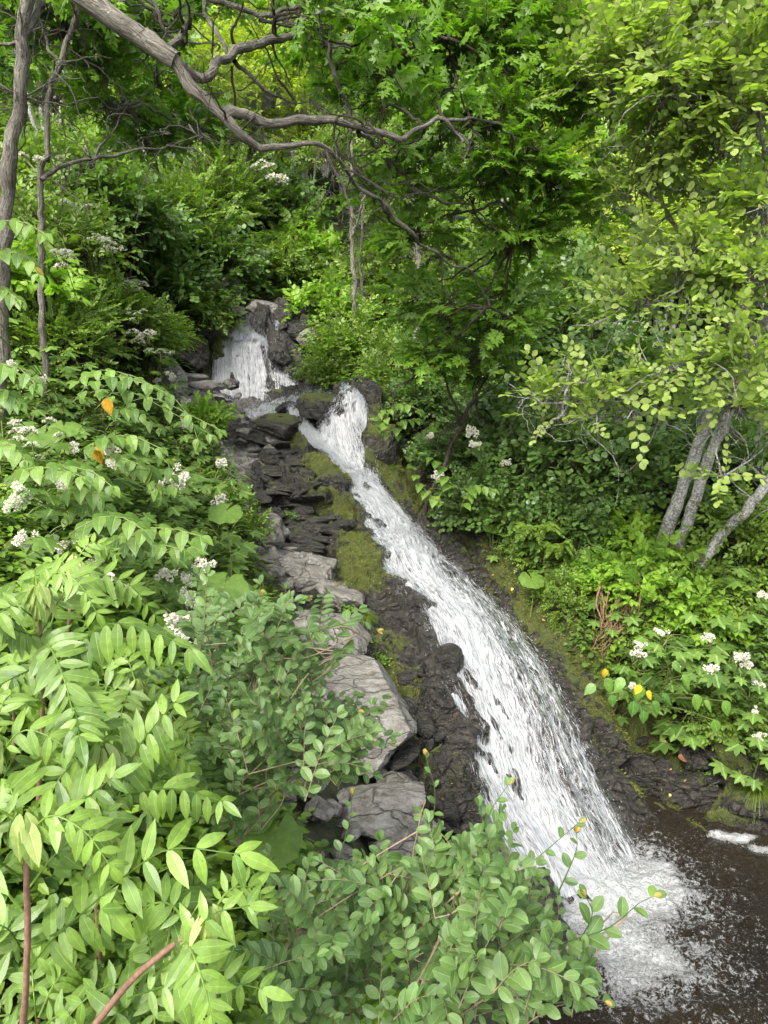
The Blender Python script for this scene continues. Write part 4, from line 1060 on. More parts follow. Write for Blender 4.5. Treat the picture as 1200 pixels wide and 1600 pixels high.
# (kind, px, py of crown centre, distance, crown radius, label)
SHRUBS = [
 ('dark0',905,690,10.6,1.2,'dark rounded shrub in the middle of the right bank below the pale alder sprays'),
 ('dark1',820,640,12.5,1.3,'dark shrub behind the white plumes right of the middle drop'),
 ('dark0',960,590,12.5,1.3,'dense dark shrub directly behind the pale leaf sprays at mid right'),
 ('dark1',790,760,10.4,.85,'dark small-leaved shrub overhanging the mossy bank above the round butterbur leaves'),
 ('dark0',870,800,9.6,.7,'dark shrub left of the bright green bush on the right bank'),
 ('dark1',1000,720,9.9,.9,'dark shrub left of the forked alder trunk'),
 ('dark0',1150,720,10.5,1.1,'dark shrub behind the forked alder trunk'),
 ('dark1',870,480,14.5,1.5,'tall dark green shrub right of the drooping maple boughs'),
 ('dark0',1000,400,16,1.7,'dark green bush high on the right slope below the upright pale trunk'),
 ('mid0',700,470,13.5,1.1,'mid green bush under the lowest maple bough'),
 ('mid1',760,420,15,1.4,'mid green bush behind the drooping maple boughs'),
 ('mid0',930,430,13.5,1.2,'leafy mid green bush beside the dark crooked branch'),
 ('mid1',1120,900,8.9,.8,'mid green shrub under the leaning pale trunk on the right'),
 ('mid0',1180,820,9.0,.8,'mid green shrub behind the leaning pale trunk at the right edge'),
 ('bright0',980,830,8.6,.55,'bright green bush with large smooth leaves, upper half of the vivid patch'),
 ('bright1',1040,890,8.2,.62,'bright green bush cascading over the brown roots on the right bank'),
 ('bright0',1090,950,7.9,.5,'bright green bush at the lower right corner of the vivid patch'),
 ('bright1',930,890,8.8,.42,'small bright green bush at the left tip of the vivid patch'),
 ('mid1',560,520,16.5,1.1,'leafy bush on the slope right of the upper fall'),
 ('mid0',520,575,15.6,.7,'low leafy bush overhanging the right side of the upper fall'),
 ('bright1',510,470,18.5,1.0,'pale green bush above and right of the upper fall crest'),
 ('bright0',540,545,16.0,.6,'pale green leafy bush between the upper fall and the mossy boulder'),
 ('mid1',620,560,14.4,.8,'leafy bush on the bank above the grass tuft'),
 ('dark0',650,620,13.2,.7,'dark leafy bush above the moss-hung boulder'),
 ('mid0',590,430,19,1.4,'mid green bush around the two pale thin trunks'),
 ('fine0',260,330,17,1.5,'fine-leaved bright bush above the cliff on the left'),
 ('fine0',330,290,20,1.6,'fine-leaved bush at the top of the cliff left of the gully'),
 ('dark1',250,420,17,1.5,'dark ivy-like bush draped over the cliff on the left'),
 ('dark0',340,400,19,1.4,'dark bush draped over the cliff above the upright pale boulder'),
 ('dark1',420,350,23,1.6,'dark bush in the shaded gully above the upper fall'),
 ('dark0',180,330,16,1.5,'very dark bush between the left trunks and the cliff'),
 ('mid1',300,470,17.3,1.0,'leafy bush left of the upright pale boulder'),
 ('mid0',420,430,20.5,1.2,'leafy bush directly above the crest blocks of the upper fall'),
 ('bright1',470,400,22,1.2,'bright bush in the gully above the upper fall'),
 ('fine0',160,480,11,.9,'feathery fine-leaved shrub on the left bank below the umbel flowers'),
 ('fine0',90,500,9.5,.8,'feathery dark green shrub at the left edge above the knotweed'),
 ('mid0',220,520,13.5,.9,'leafy shrub on the left bank beside the mossy ledge'),
 ('bright0',180,470,12.5,.6,'pale green broad-leaved shrub beside the feathery shrub on the left bank'),
 ('bright1',30,420,8.6,.7,'bright broad-leaved shrub at the left edge under the dark trunk'),
 ('mid1',60,330,10.5,1.0,'leafy shrub around the foot of the left trunks'),
 ('mid0',120,260,13,1.2,'leafy shrub between the two left trunks and the dark gully'),
 ('bright0',320,650,11.6,.45,'small leafy shrub beside the grey slabs of the bench'),
 ('mid1',350,800,9.2,.5,'leafy shrub at the edge of the left bank beside the cracked brown boulder'),
 ('mid0',1150,1120,7.5,.45,'leafy shrub with toothed leaves at the lower right of the bank'),
 ('dark1',1210,1060,8.0,.7,'dark leafy shrub at the right edge above the white plumes'),
 ('dark1',740,765,10.6,.5,'dark leafy shrub overhanging the mossy bank below the cream plumes'),
 ('mid0',830,850,9.6,.42,'leafy shrub overhanging the mossy bank beside the round butterbur leaves'),
 ('mid1',880,920,8.9,.36,'leafy shrub above the fine grass on the right bank'),
 ('dark0',690,700,11.6,.5,'leafy shrub between the forked sapling and the moss-hung boulder'),
 ('mid0',1000,980,8.2,.4,'leafy shrub between the brown roots and the vivid bush'),
 ('round0',880,370,11.5,1.0,'pale yellow-green sapling right of the maple with upright shoots'),
 ('round0',970,330,11,1.0,'pale yellow-green sapling beside the dark crooked branch'),
 ('bright1',1050,420,10,.8,'pale shrub with upright shoots left of the right-hand trunk'),
]
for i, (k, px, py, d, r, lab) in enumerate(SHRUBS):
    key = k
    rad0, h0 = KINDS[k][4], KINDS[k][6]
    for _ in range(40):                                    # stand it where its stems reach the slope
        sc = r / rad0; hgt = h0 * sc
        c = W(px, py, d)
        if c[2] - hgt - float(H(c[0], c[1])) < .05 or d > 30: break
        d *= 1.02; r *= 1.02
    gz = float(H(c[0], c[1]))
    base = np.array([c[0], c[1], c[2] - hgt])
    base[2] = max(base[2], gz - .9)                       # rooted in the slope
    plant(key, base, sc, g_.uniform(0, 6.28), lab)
    if base[2] > gz + .05:                                 # a longer stem down to the soil
        o = [q for q in C.objects if q.get('label') == lab][-1]
        sx = 1 / sc
        t = limb([np.array([0, 0, 0.1]), np.array([.05, .02, (gz - base[2] - .2) * .5 * sx]), np.array([0, .03, (gz - base[2] - .3) * sx])], .03, .045, 10, 6, .03, i)
        to_obj('stem', t, M_barkdark, o)

# ---- trees on the slope behind
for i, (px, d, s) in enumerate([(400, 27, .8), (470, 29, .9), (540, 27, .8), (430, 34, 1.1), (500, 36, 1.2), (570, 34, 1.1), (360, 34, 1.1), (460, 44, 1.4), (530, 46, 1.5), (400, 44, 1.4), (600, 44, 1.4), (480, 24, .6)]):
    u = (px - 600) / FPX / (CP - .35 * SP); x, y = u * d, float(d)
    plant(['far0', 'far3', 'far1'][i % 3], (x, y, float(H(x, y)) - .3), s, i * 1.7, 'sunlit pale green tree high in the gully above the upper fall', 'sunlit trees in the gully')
k = 0
for row, (d, sp_, zz) in enumerate([(17, 3.4, .75), (21, 3.4, .9), (26, 4.0, 1.0), (32, 4.6, 1.05), (40, 5.5, 1.15), (50, 6.0, 1.3), (60, 6.0, 1.5)]):
    x = -d * .72 + g_.uniform(0, 2)
    while x < d * .72:
        yy = d + g_.uniform(-1.5, 1.5)
        px, py = proj(np.array([x, yy, float(H(x, yy))]))
        if not (row == 0 and px < 640) and not (row == 1 and 400 < px < 580):
            key = ['far0', 'far1', 'far2', 'far3'][int(g_.integers(0, 4))] if not (px < 420) else ['far2', 'far1', 'far0', 'far3'][int(g_.integers(0, 4))]
            plant(key, (x, yy, float(H(x, yy)) - .3), zz * g_.uniform(.8, 1.2), g_.uniform(0, 6.28),
                  ['leafy tree on the slope above the left bank', 'leafy tree on the slope straight above the gully', 'leafy tree on the slope above the right bank'][0 if px < 400 else (1 if px < 650 else 2)],
                  ['trees above the left bank', 'trees above the gully', 'trees above the right bank'][0 if px < 400 else (1 if px < 650 else 2)])
        x += sp_ * g_.uniform(.8, 1.25)
# ================================================================== THE NEAR TREES
def WP(l): return np.array([W(*q) for q in l])
g = np.random.default_rng(31)
# ---- maple whose limb crosses the top of the view
limb_pts = WP([(-420,500,6.4),(-400,200,6.3),(-330,-60,6.3),(-150,-130,6.2),(40,-60,6.2),(150,8,6.2),(225,62,6.2),(275,95,6.2),(300,135,6.2),(345,180,6.2),(372,206,6.2),(400,228,6.3),(440,230,6.3),(500,225,6.4),(525,243,6.5),(540,262,6.6),(552,285,6.8)])
limb_pts[0][2] = float(H(limb_pts[0][0], limb_pts[0][1])) - .3
base = limb_pts[0].copy()
mp_ = thing('maple_tree', 'maple with a gnarled grey limb arching overhead and lobed leaves drooping over the stream', 'tree', base)
to_obj('trunk', shift(limb(limb_pts[:8], .15, .072, 60, 14, .015, 3), base), M_bark, mp_, True)
to_obj('limb', shift(limb(limb_pts[6:], .078, .010, 120, 12, .018, 4, .6), base), M_bark, mp_, True)
subs = [([(348,180,6.2),(400,184,6.3),(470,190,6.4),(520,186,6.5),(570,198,6.6),(620,212,6.8),(660,196,7.0),(690,188,7.1),(725,222,7.2)], .045, .014),
        ([(285,100,6.2),(318,122,6.3),(335,118,6.3),(352,92,6.5),(380,74,6.7),(430,60,6.9),(475,48,7.1),(505,15,7.3),(530,-40,7.5)], .042, .022),
        ([(366,95,6.6),(400,128,6.8),(440,150,7.0),(462,165,7.1)], .022, .008),
        ([(262,75,6.2),(285,45,6.2),(297,28,6.2)], .035, .012),
        ([(320,-10,6.8),(370,8,6.9),(415,22,7.0),(470,10,7.2)], .028, .015),
        ([(215,-20,6.4),(262,40,6.5),(300,62,6.6),(340,80,6.8)], .02, .006),
        ([(330,-30,7),(322,20,7),(345,55,6.9),(356,85,6.8)], .02, .018),
        ([(505,20,7.3),(560,60,7.6),(600,110,7.9),(660,120,8.2),(740,170,8.6)], .022, .01),
        ([(540,-20,7.5),(620,30,8),(700,60,8.4),(800,120,8.8)], .024, .01),
        ([(520,30,7.4),(525,110,7.6),(545,180,7.8),(560,270,8.0),(600,330,8.4)], .025, .01),
        ([(560,205,6.6),(600,240,7.4),(660,300,8.2),(740,330,8.6),(800,380,8.9)], .022, .008),
        ([(548,280,6.7),(600,330,7.0),(640,372,7.2),(690,400,7.6),(735,430,8.2),(760,480,8.6)], .02, .008),
        ([(690,190,7.1),(740,190,7.4),(800,210,8),(850,240,8.5)], .018, .006),
        ([(470,0,7.2),(500,-10,7.3),(500,40,7.6),(515,70,7.8),(580,75,8)], .02, .008)]
to_obj('branches', shift(join([limb(WP(a), r0, r1, 40, 8, .045, 60 + i) for i, (a, r0, r1) in enumerate(subs)]), base), M_bark, mp_, True)
ML = [(560,60,8.6,75),(640,20,8.8,80),(720,90,8.8,85),(640,120,9,60),(800,50,9,80),(860,170,9,75),(770,190,8.6,80),(860,290,8.8,75),(810,260,8.5,70),(820,370,9,65),(740,300,8.8,70),(640,260,9.2,55),
      (590,300,9.2,45),(650,370,9.3,55),(700,490,9.6,65),(780,510,9.6,70),(640,470,10,55),(740,560,9.9,55),(800,460,9.6,50),(480,50,8.2,45),(440,0,8.4,50),(760,-20,9,90),(900,60,9.6,60),(570,160,9.3,45),(500,110,9.2,35),(920,330,9.4,45),(690,210,8.6,50),(610,90,8.2,45),
      (870,330,8.9,45),(660,560,10,40),(350,0,8.8,45),(300,-5,6.0,30),(480,25,6.6,32),(560,30,6.9,40),(640,50,7.2,45),(420,-10,6.4,30),(600,130,7.2,35),(700,150,7.6,40),(120,-20,6.6,40),(620,240,7.4,30)]
lob = []
for px, py, d, r in ML:
    c = W(px, py, d); rr = r * d / FPX; lob.append((c[0], c[1], c[2], rr, rr * .9, rr * .62))
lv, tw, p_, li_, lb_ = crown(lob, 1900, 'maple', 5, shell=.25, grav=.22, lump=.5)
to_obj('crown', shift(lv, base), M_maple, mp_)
nodes = np.concatenate([WP(a) for a, *_ in subs] + [limb_pts[9:]])
cons = []
for l in lob:
    c = np.array(l[:3]); q = nodes[np.argsort(np.linalg.norm(nodes - c, axis=1))[:2]]
    for s_ in q: cons.append(limb([s_, (s_ + c) / 2 + g.normal(0, .10, 3), c + g.normal(0, .1, 3)], .016, .007, 14, 5, .05, int(g.integers(1e6))))
rt1, ex1 = rand_twigs(nodes, 45, .4, 1.3, .011, 5); rt2, _e = rand_twigs(ex1, 150, .2, .6, .005, 6)
rtj = join([rt1, rt2])
to_obj('bare_twigs', shift(rtj, base), M_barkdark, mp_)
to_obj('twigs', shift(join(cons + [twigwork(p_, li_, lb_, None, g, .008, 3, 3, .2), tw]), base), M_barkdark, mp_)

# bare grey twigs beneath the maple boughs
# ---- two slender trunks at the left edge
tb = WP([(-12,600,8.0),(2,420,8.0),(6,330,8.0),(14,240,8.0),(32,150,8.0),(36,60,8.0),(42,-40,8.0),(60,-160,8)])
tb[0][2] = float(H(tb[0][0], tb[0][1])) - .2
def simple_tree(label, path, r0, r1, bark, lobes, n, key, mt, extra=(), seed=1, name='tree', cat='tree', twr=.008, grav=0.0, shell=.3, every=2):
    b = np.array(path[0])
    o = thing(name, label, cat, b)
    to_obj('trunk', shift(limb(path, r0, r1, 70, 12, .03, seed), b), bark, o, True)
    gg = np.random.default_rng(seed)
    ex = [limb(WP(a), q0, q1, 30, 7, .04, seed + i) for i, (a, q0, q1) in enumerate(extra)]
    if lobes:
        lob = []
        for px, py, d, r in lobes:
            c = W(px, py, d); rr = r * d / FPX; lob.append((c[0], c[1], c[2], rr, rr * .9, rr * .65))
        lv, tw, p, li, lb = crown(lob, n, key, seed, shell=shell, grav=grav)
        to_obj('crown', shift(lv, b), mt, o)
        nd = np.concatenate([np.array(path)[len(path) // 3:]] + [WP(a) for a, *_ in extra]) if extra else np.array(path)[len(path) // 3:]
        for l in lob:
            c = np.array(l[:3]); s_ = nd[np.argmin(np.linalg.norm(nd - c, axis=1))]
            ex.append(limb([s_, (s_ + c) / 2 + gg.normal(0, .08, 3), c], .02, .008, 14, 5, .05, int(gg.integers(1e6))))
        r1_, e1_ = rand_twigs(np.vstack([nd, np.array(lob)[:, :3]]), 12 + n // 14, .4, 1.4, .012, seed); r2_, _ = rand_twigs(e1_, 20 + n // 4, .2, .6, .005, seed + 1)
        ex += [twigwork(p, li, lb, None, gg, twr, every, 3, .3), tw, r1_, r2_]
    if ex: to_obj('branches', shift(join(ex), b), bark, o, True)
    return o
simple_tree('thick dark trunk rising at the left edge with deep furrowed bark', tb, .085, .055, M_bark,
            [(90,40,9.5,70),(20,20,9.5,70),(150,110,10,60),(200,40,10,60),(80,150,11,55),(260,20,9.8,50),(-40,100,9,60)], 520, 'maple', M_maple, [([(36,60,8),(70,10,8.2),(100,-30,8.4)], .04, .02)], 11)
tb = WP([(48,420,9.0),(62,300,9.0),(74,240,9.0),(76,160,9.0),(94,90,9.0),(122,10,9.0),(140,-60,9)])
tb[0][2] = float(H(tb[0][0], tb[0][1])) - .2
simple_tree('slim crooked grey trunk just right of the thick dark trunk, with a bare side branch', tb, .045, .028, M_bark,
            [(180,170,11,60),(240,120,11.5,60),(150,60,11,50),(300,200,12,55),(230,220,12,45)], 420, 'maple', M_maple,
            [([(66,280,9),(100,262,9.1),(140,248,9.2),(200,240,9.4),(260,230,9.6),(310,212,9.8)], .028, .008), ([(90,100,9),(70,60,9.1),(60,0,9.2)], .02, .01), ([(140,262,9.2),(170,215,9.6),(200,165,10)], .02, .006)], 12)
# ---- pale trunks in the middle distance
for i, (lab, pth, r0, ex) in enumerate([
    ('thin upright pale trunk standing above the right side of the upper fall', [(556,520,17.5),(553,440,17.5),(549,360,17.5),(552,300,17.5),(548,200,17.5)], .06, [([(549,370,17.5),(562,330,17.4),(575,300,17.3)], .04, .02)]),
    ('thin pale trunk close behind the thin upright one', [(568,520,18),(567,460,18),(563,400,18),(570,300,18)], .04, []),
    ('short visible pale trunk under the lowest maple bough', [(650,520,14.5),(652,440,14.5),(652,390,14.5),(648,300,14.5)], .08, [])]):
    q = WP(pth); q[0][2] = float(H(q[0][0], q[0][1])) - .2 if H(q[0][0], q[0][1]) < q[1][2] - .2 else q[0][2]
    simple_tree(lab, q, r0, r0 * .6, M_bark, [(pth[-1][0] + 10, 210 - 30 * i, pth[-1][2] + .5, 45), (pth[-1][0] - 40, 240, pth[-1][2] + 1, 35)], 130, 'mid', M_mid, ex, 21 + i)
# ---- pale-barked alders on the right
def rooted(q):
    q = WP(q); dr_ = unit(q[0] - q[1])
    for _ in range(40):
        if q[0][2] < float(H(q[0][0], q[0][1])) - .1: break
        q[0] = q[0] + dr_ * .05
    return q
simple_tree('pale lichen-spotted alder with round light leaves, left trunk of the forked pair', rooted([(1048,812,9.2),(1075,735,9.1),(1110,640,9.0),(1145,545,8.9),(1168,450,8.8),(1183,370,8.7),(1200,290,8.6),(1215,180,8.5),(1225,60,8.5)]), .09, .05, M_barkpale,
            [(1150,120,7.6,80),(1060,150,7.8,75),(1130,230,7.8,60),(1010,90,8.2,75),(1180,40,7.8,80),(1080,40,8.4,80),(960,150,8.6,65),(1180,180,7.5,60),(1040,230,8.2,55),(940,80,9,60),(1000,300,8.4,45),(1100,320,8.2,40),
             (880,620,7.8,34),(920,600,7.7,36),(960,620,7.6,34),(860,660,7.8,24),(990,650,7.6,28),(1020,605,7.8,30),(910,655,7.6,22)], 1150, 'alder', M_alder,
            [([(1150,530,8.9),(1100,430,8.8),(1066,365,8.8),(1035,320,8.7),(1010,250,8.7),(960,235,8.7)], .04, .01), ([(1168,450,8.8),(1130,340,8.7),(1105,310,8.7),(1085,280,8.6)], .03, .01), ([(1110,640,9),(1040,640,8.6),(960,650,8.1),(880,640,7.8)], .02, .008), ([(1183,370,8.7),(1195,250,8.6),(1160,120,8.2),(1120,60,8)], .03, .01)], 31)
simple_tree('pale lichen-spotted alder trunk, right one of the forked pair', rooted([(1072,822,9.1),(1100,738,9.0),(1135,650,8.9),(1161,592,8.8),(1188,520,8.7),(1215,440,8.6),(1240,330,8.5),(1250,200,8.5)]), .08, .045, M_barkpale,
            [(1120,585,7.2,34),(1080,575,7.3,26),(1150,640,7.0,34),(1170,560,7,30),(1130,745,7.0,18),(1180,440,7.4,40),(1130,420,7.6,40),(1070,400,7.8,36),(1150,500,7.4,32),(1190,330,7.6,45),(1010,480,8,34),(1050,440,7.9,30),(960,470,8.2,26)], 480, 'alder', M_alder,
            [([(1135,645,8.9),(1120,600,8),(1100,580,7.3)], .02, .008), ([(1160,590,8.8),(1170,500,8.2),(1150,450,7.8),(1080,410,7.8)], .025, .008)], 32)
simple_tree('pale bare trunk leaning up to the right edge below the forked pair', rooted([(1104,872,8.7),(1130,835,8.7),(1165,795,8.6),(1205,748,8.6),(1270,670,8.6),(1350,560,8.6),(1420,420,8.6)]), .075, .05, M_barkpale,
            [(1300,480,8,60),(1260,420,8,50),(1380,400,8.4,80)], 160, 'alder', M_alder, [], 33)
# ---- small forked sapling beside the stream
simple_tree('slender sapling with forked dark stems leaning over the white plumes right of the middle drop', rooted([(708,694,11),(722,660,11),(738,628,11),(760,590,11),(780,540,11)]), .045, .015, M_barkdark,
            [(690,560,10.6,40),(750,590,10.8,40),(720,520,10.8,45),(660,590,10.8,30),(790,560,11,35)], 200, 'maple', M_maple, [([(722,656,11),(700,600,11),(685,560,11),(655,520,11)], .025, .01)], 34)
# crooked bare branchlets hanging under the maple
cr = WP([(655,470,10.5),(668,410,10.3),(690,402,10.2),(720,415,10.1),(735,440,10.1),(752,470,10.1)])
o = thing('dead_branch', 'bare crooked pale branch under the lowest maple bough', 'branch', cr[0])
to_obj('stem', shift(join([limb(cr, .035, .012, 50, 7, .04, 5), limb(WP([(700,188,7.6),(715,205,7.6),(732,228,7.6),(725,250,7.6)]), .02, .006, 30, 6, .05, 6), limb(WP([(690,402,10.2),(676,440,10.3),(670,465,10.4)]), .02, .008, 20, 5, .03, 8)]), cr[0]), M_bark, o, True)
# brown roots under the bright bush
rt = hit(955, 940)
o = thing('exposed_roots', 'tangle of dry brown roots hanging below the bright green bush', 'roots', rt)
rs = []
for i in range(34):
    a = W(g.uniform(930, 1010), g.uniform(905, 945), 8.7); b = W(g.uniform(925, 965), g.uniform(980, 1040), 8.3)
    m = (a + b) / 2 + g.normal(0, .07, 3) + np.array([0, -.08, .02])
    rs.append(limb([a, m, b], g.uniform(.006, .02), .004, 12, 5, .05, i))
to_obj('root', shift(join(rs), rt), M_root, o)
# ================================================================== FLOWERING HERBS, KNOTWEED, GRASS
g = np.random.default_rng(91)
QUADB = T([(-.5, 0, 0), (.5, 0, 0), (.35, 1, .1), (-.35, 1, .1)], [(0, 1, 2, 3)])
def flower_head(sz, seed, n=420, flat=.7):
    g = np.random.default_rng(seed)
    k = 9
    c = g.normal(0, 1, (k, 3)) * np.array([.36, .36, .26]) * sz; c[0] = 0
    li = g.integers(0, k, n)
    d = unit(g.normal(size=(n, 3))); 
    p = c[li] + d * (sz * g.uniform(.12, .24, n))[:, None]; p[:, 2] += sz * .2
    return inst(QUADB, p, frames(d + g.normal(0, .4, (n, 3)), g.normal(size=(n, 3))), g.uniform(.10, .17, n) * sz)
def umbel_head(sz, seed):
    g = np.random.default_rng(seed); n = 260
    k = 16; a = g.uniform(0, 6.28, k); r = sz * np.sqrt(g.random(k)) * .55
    c = np.stack([np.cos(a) * r, np.sin(a) * r, -r * r * 1.2 / sz], -1); li = g.integers(0, k, n)
    p = c[li] + g.normal(0, .045 * sz, (n, 3)) * np.array([1, 1, .3])
    return inst(QUADB, p, frames(unit(g.normal(size=(n, 3))), np.array([0, 0, 1.]) + g.normal(0, .3, (n, 3))), g.uniform(.05, .1, n) * sz), c
def herb_plant(name, label, cat, top, stemh, nleaf, leafT, lsize, mleaf, seed, head=None, hsize=.12, mhead=None, group=None, spread=.35, lean=.1):
    """upright herb: stem, stalked leaves, one flower head"""
    g = np.random.default_rng(seed)
    b = rootback(top[0] + g.normal(0, lean), top[1] + abs(g.normal(0, lean)), top[2] - stemh)
    b[2] -= .03
    root = thing(name, label, cat, b, group)
    L = top[2] - b[2]
    st = [limb([b, (b + top) / 2 + g.normal(0, .03, 3), top], .009, .004, 12, 5, 0)]
    hs = top[2] - stemh * g.random(nleaf) ** .9 * .95 - .05
    az = np.arange(nleaf) * 2.4 + g.uniform(0, 6)
    f = (hs - b[2]) / max(L, .1)
    c = b + (top - b) * f[:, None]
    r = spread * g.uniform(.35, 1.0, nleaf) * (1.15 - .3 * f)
    rise = g.uniform(.0, .14, nleaf)
    d = np.stack([np.cos(az), np.sin(az), 0 * az], -1)
    e = c + d * r[:, None] + np.stack([0 * az, 0 * az, rise], -1)
    t = np.linspace(0, 1, 4)[None, :, None]
    path = c[:, None] * (1 - t) + e[:, None] * t; path[..., 2] += np.sin(np.pi * t[..., 0]) * .04
    st.append(tubes(path, np.full((nleaf, 4), .0035), 3))
    rot = frames(d + np.stack([0 * az, 0 * az, g.uniform(-.45, -.05, nleaf)], -1), np.array([0, -.15, 1.]) + d * .3 + g.normal(0, .2, (nleaf, 3)))
    lv = inst(leafT, e, rot, lsize * g.uniform(.7, 1.15, nleaf), g.random(nleaf), 0)
    to_obj('leaves', shift(lv, b), mleaf, root); 
    if head == 'plume':
        for j in range(1 if seed % 3 else 2):
            hp = top + (g.normal(0, .07, 3) if j else 0)
            h = flower_head(hsize * (1 if not j else .7), seed + j); h.v += hp; to_obj('flower_head', shift(h, b), mhead, root)
    elif head == 'umbel':
        for j in range(5):
            hp = top + np.array([g.uniform(-.22, .22), g.uniform(-.18, .18), g.uniform(-.12, .06)]) * (j > 0)
            h, cc = umbel_head(hsize * g.uniform(.8, 1.2), seed + j); h.v += hp; to_obj('flower_head', shift(h, b), mhead, root)
            foot = top - np.array([0, 0, .2]); q = hp + cc
            tt = np.linspace(0, 1, 3)[None, :, None]
            st.append(tubes(foot * (1 - tt) + (hp - np.array([0, 0, hsize * .35])) * tt, np.full((1, 3), .004), 3)); st.append(tubes((hp - np.array([0, 0, hsize * .35])) * (1 - tt) + q[:, None] * tt, np.full((len(q), 3), .0015), 3))
    to_obj('stem', shift(join(st), b), M_stem, root)
    return root
FIL = [ # px, py, d, head size, label
 (285,752,6.6,.20,'tall white plume standing out above the dark leaves in the middle of the left bank'),(245,765,6.7,.14,'creamy white plume just left of the tallest plume on the left bank'),
 (345,728,8.2,.14,'white plume at the stream edge of the left bank below the slabs'),(342,785,7.6,.14,'white plume above the big round butterbur leaf on the left bank'),
 (28,775,4.6,.13,'white plume at the left edge above the dried cream one'),(18,792,4.5,.11,'dried cream plume at the left edge'),
 (258,902,5.2,.13,'white plume left of the widest plume above the foreground leaves'),(312,893,5.6,.15,'wide white plume beside the large round leaf near the foreground'),
 (288,938,5.0,.13,'white plume under the wide plume above the foreground leaves'),(276,970,4.4,.15,'white plume touching the tips of the hanging walnut leaflets'),
 (288,997,4.1,.10,'white plume below the hanging walnut leaflets'),(303,1025,4.0,.11,'lowest white plume beside the elm leaves'),
 (148,912,4.2,.14,'white plume left of centre just above the walnut shoots'),(150,880,5,.10,'small pinkish white plume behind the walnut shoots'),(35,850,4.4,.13,'white plume at the left edge among dark lobed leaves'),
 (95,855,4.8,.10,'small white plume between the left edge and the knotweed'),(62,595,8,.13,'white plume at the left edge beneath the feathery shrub'),(20,575,7.5,.14,'white plume at the far left above the knotweed'),
 (118,700,6.5,.12,'white plume beside the round knotweed leaves at the left'),(170,705,6,.12,'white plume between two knotweed sprays'),(92,757,5.4,.11,'small white plume under the round knotweed leaves'),
 (268,590,12,.16,'white plume at the foot of the mossy ledge'),(290,628,12.5,.16,'pair of white plumes by the flat grey stone'),(285,665,10.5,.14,'white plume beside the bench slabs'),(245,597,13,.14,'white plume left of the mossy ledge'),(205,930,4.6,.10,'small plume behind the walnut leaf tips'),
 (736,678,10.3,.18,'cream plume right of the middle drop, upper of two'),(742,697,10.2,.15,'cream plume right of the middle drop, directly below the upper one'),(684,746,10.3,.16,'cream plume hanging over the mossy bank'),(672,684,10.8,.12,'small cream plume beside the grass tuft bank'),(792,724,10.2,.12,'small faded plume among dark leaves right of the cream plumes'),
 (995,1022,7.1,.13,'white plume nearest the main chute on the right bank'),(1032,990,7.4,.11,'white plume on the right bank above the yellow leaves'),(1110,1050,7.0,.15,'large white plume on the right bank, lower left of the pair'),(1155,1028,7.1,.15,'large white plume on the right bank, upper right of the pair'),
 (1106,995,7.6,.12,'white plume on the right bank under the vivid bush'),(990,1075,7.1,.10,'small faded plume beside the yellow leaves'),(1182,1070,7.0,.10,'small white plume at the right edge'),(1190,932,8.0,.12,'white plume at the right edge near the leaning trunk'),(1182,1115,6.9,.08,'tiny plume at the right edge low down'),
 (1185,1150,6.8,.09,'small white plume near the right edge above the long grass'),(1055,1040,7.3,.09,'tiny plume among the dark lobed leaves of the right bank')]
for i, (px, py, d, hs, lab) in enumerate(FIL):
    cream = 'cream' in lab or 'faded' in lab or 'dried' in lab
    herb_plant('meadowsweet', lab, 'flower', W(px, py, d), .75, 11, PALM, .15, M_fili, 200 + i, 'plume', hs * .72, M_umbel if 'dried' in lab else M_flower, None, .30)
UMB = [(60,245,9,.16,'white umbel flowers between the two left trunks'),(95,392,8.6,.2,'cluster of white umbels on the left bank, nearest the left edge'),(168,372,11,.26,'cluster of white umbels at the top of the left bank beside the dark gully'),(118,318,10,.18,'greenish umbels below the slim crooked trunk'),
       (200,438,12.5,.22,'small white umbels at the edge of the cliff'),(225,520,11,.26,'wide group of greenish white umbels left of the mossy ledge'),(250,545,11.5,.2,'greenish umbels just below the wide group'),(215,487,12,.16,'single tall umbel above the wide group'),(25,655,5.8,.16,'cluster of small white umbels at the left edge beside knotweed'),(50,690,5.6,.14,'greenish umbels below the cluster at the left edge'),
       (145,835,5,.08,'tiny umbel among lobed leaves'),(410,250,20,.5,'cream flower clusters hanging in the tree above the gully'),(432,275,20,.45,'cream flower clusters at the lower edge of the tree above the gully')]
for i, (px, py, d, hs, lab) in enumerate(UMB):
    herb_plant('umbel_flower', lab, 'flower', W(px, py, d), .8, 10, PALM, .12, M_mid, 300 + i, 'umbel', hs * .75, M_flower if 'white' in lab or 'cream' in lab else M_umbel, None, .3)
# leaf-only meadowsweet filling both banks
def fill(n, box, dr, seed, group, label, size=.17):
    g = np.random.default_rng(seed)
    k = 0
    while k < n:
        px, py = g.uniform(box[0], box[2]), g.uniform(box[1], box[3])
        p = hit(px, py, 2.0)
        if inside(p[0], p[1]): k += .2; continue
        top = p + np.array([0, 0, g.uniform(.45, .95)]) 
        herb_plant('meadowsweet', label, 'plant', top, .7, 12, PALM, size * g.uniform(.8, 1.2), M_fili, int(g.integers(1e6)), None, group=group, spread=.34)
        k += 1
fill(46, (0, 620, 370, 900), None, 1, 'broad lobed plants on the left bank', 'broad lobed dark green plant on the left bank')
fill(24, (100, 880, 420, 1150), None, 2, 'broad lobed plants behind the walnut shoots', 'broad lobed green plant behind the walnut shoots')
fill(34, (930, 930, 1200, 1180), None, 3, 'broad lobed plants on the right bank', 'broad lobed dark green plant on the right bank')
fill(26, (610, 640, 860, 830), None, 4, 'broad lobed plants beside the middle drop', 'broad lobed plant on the bank beside the middle drop', .15)
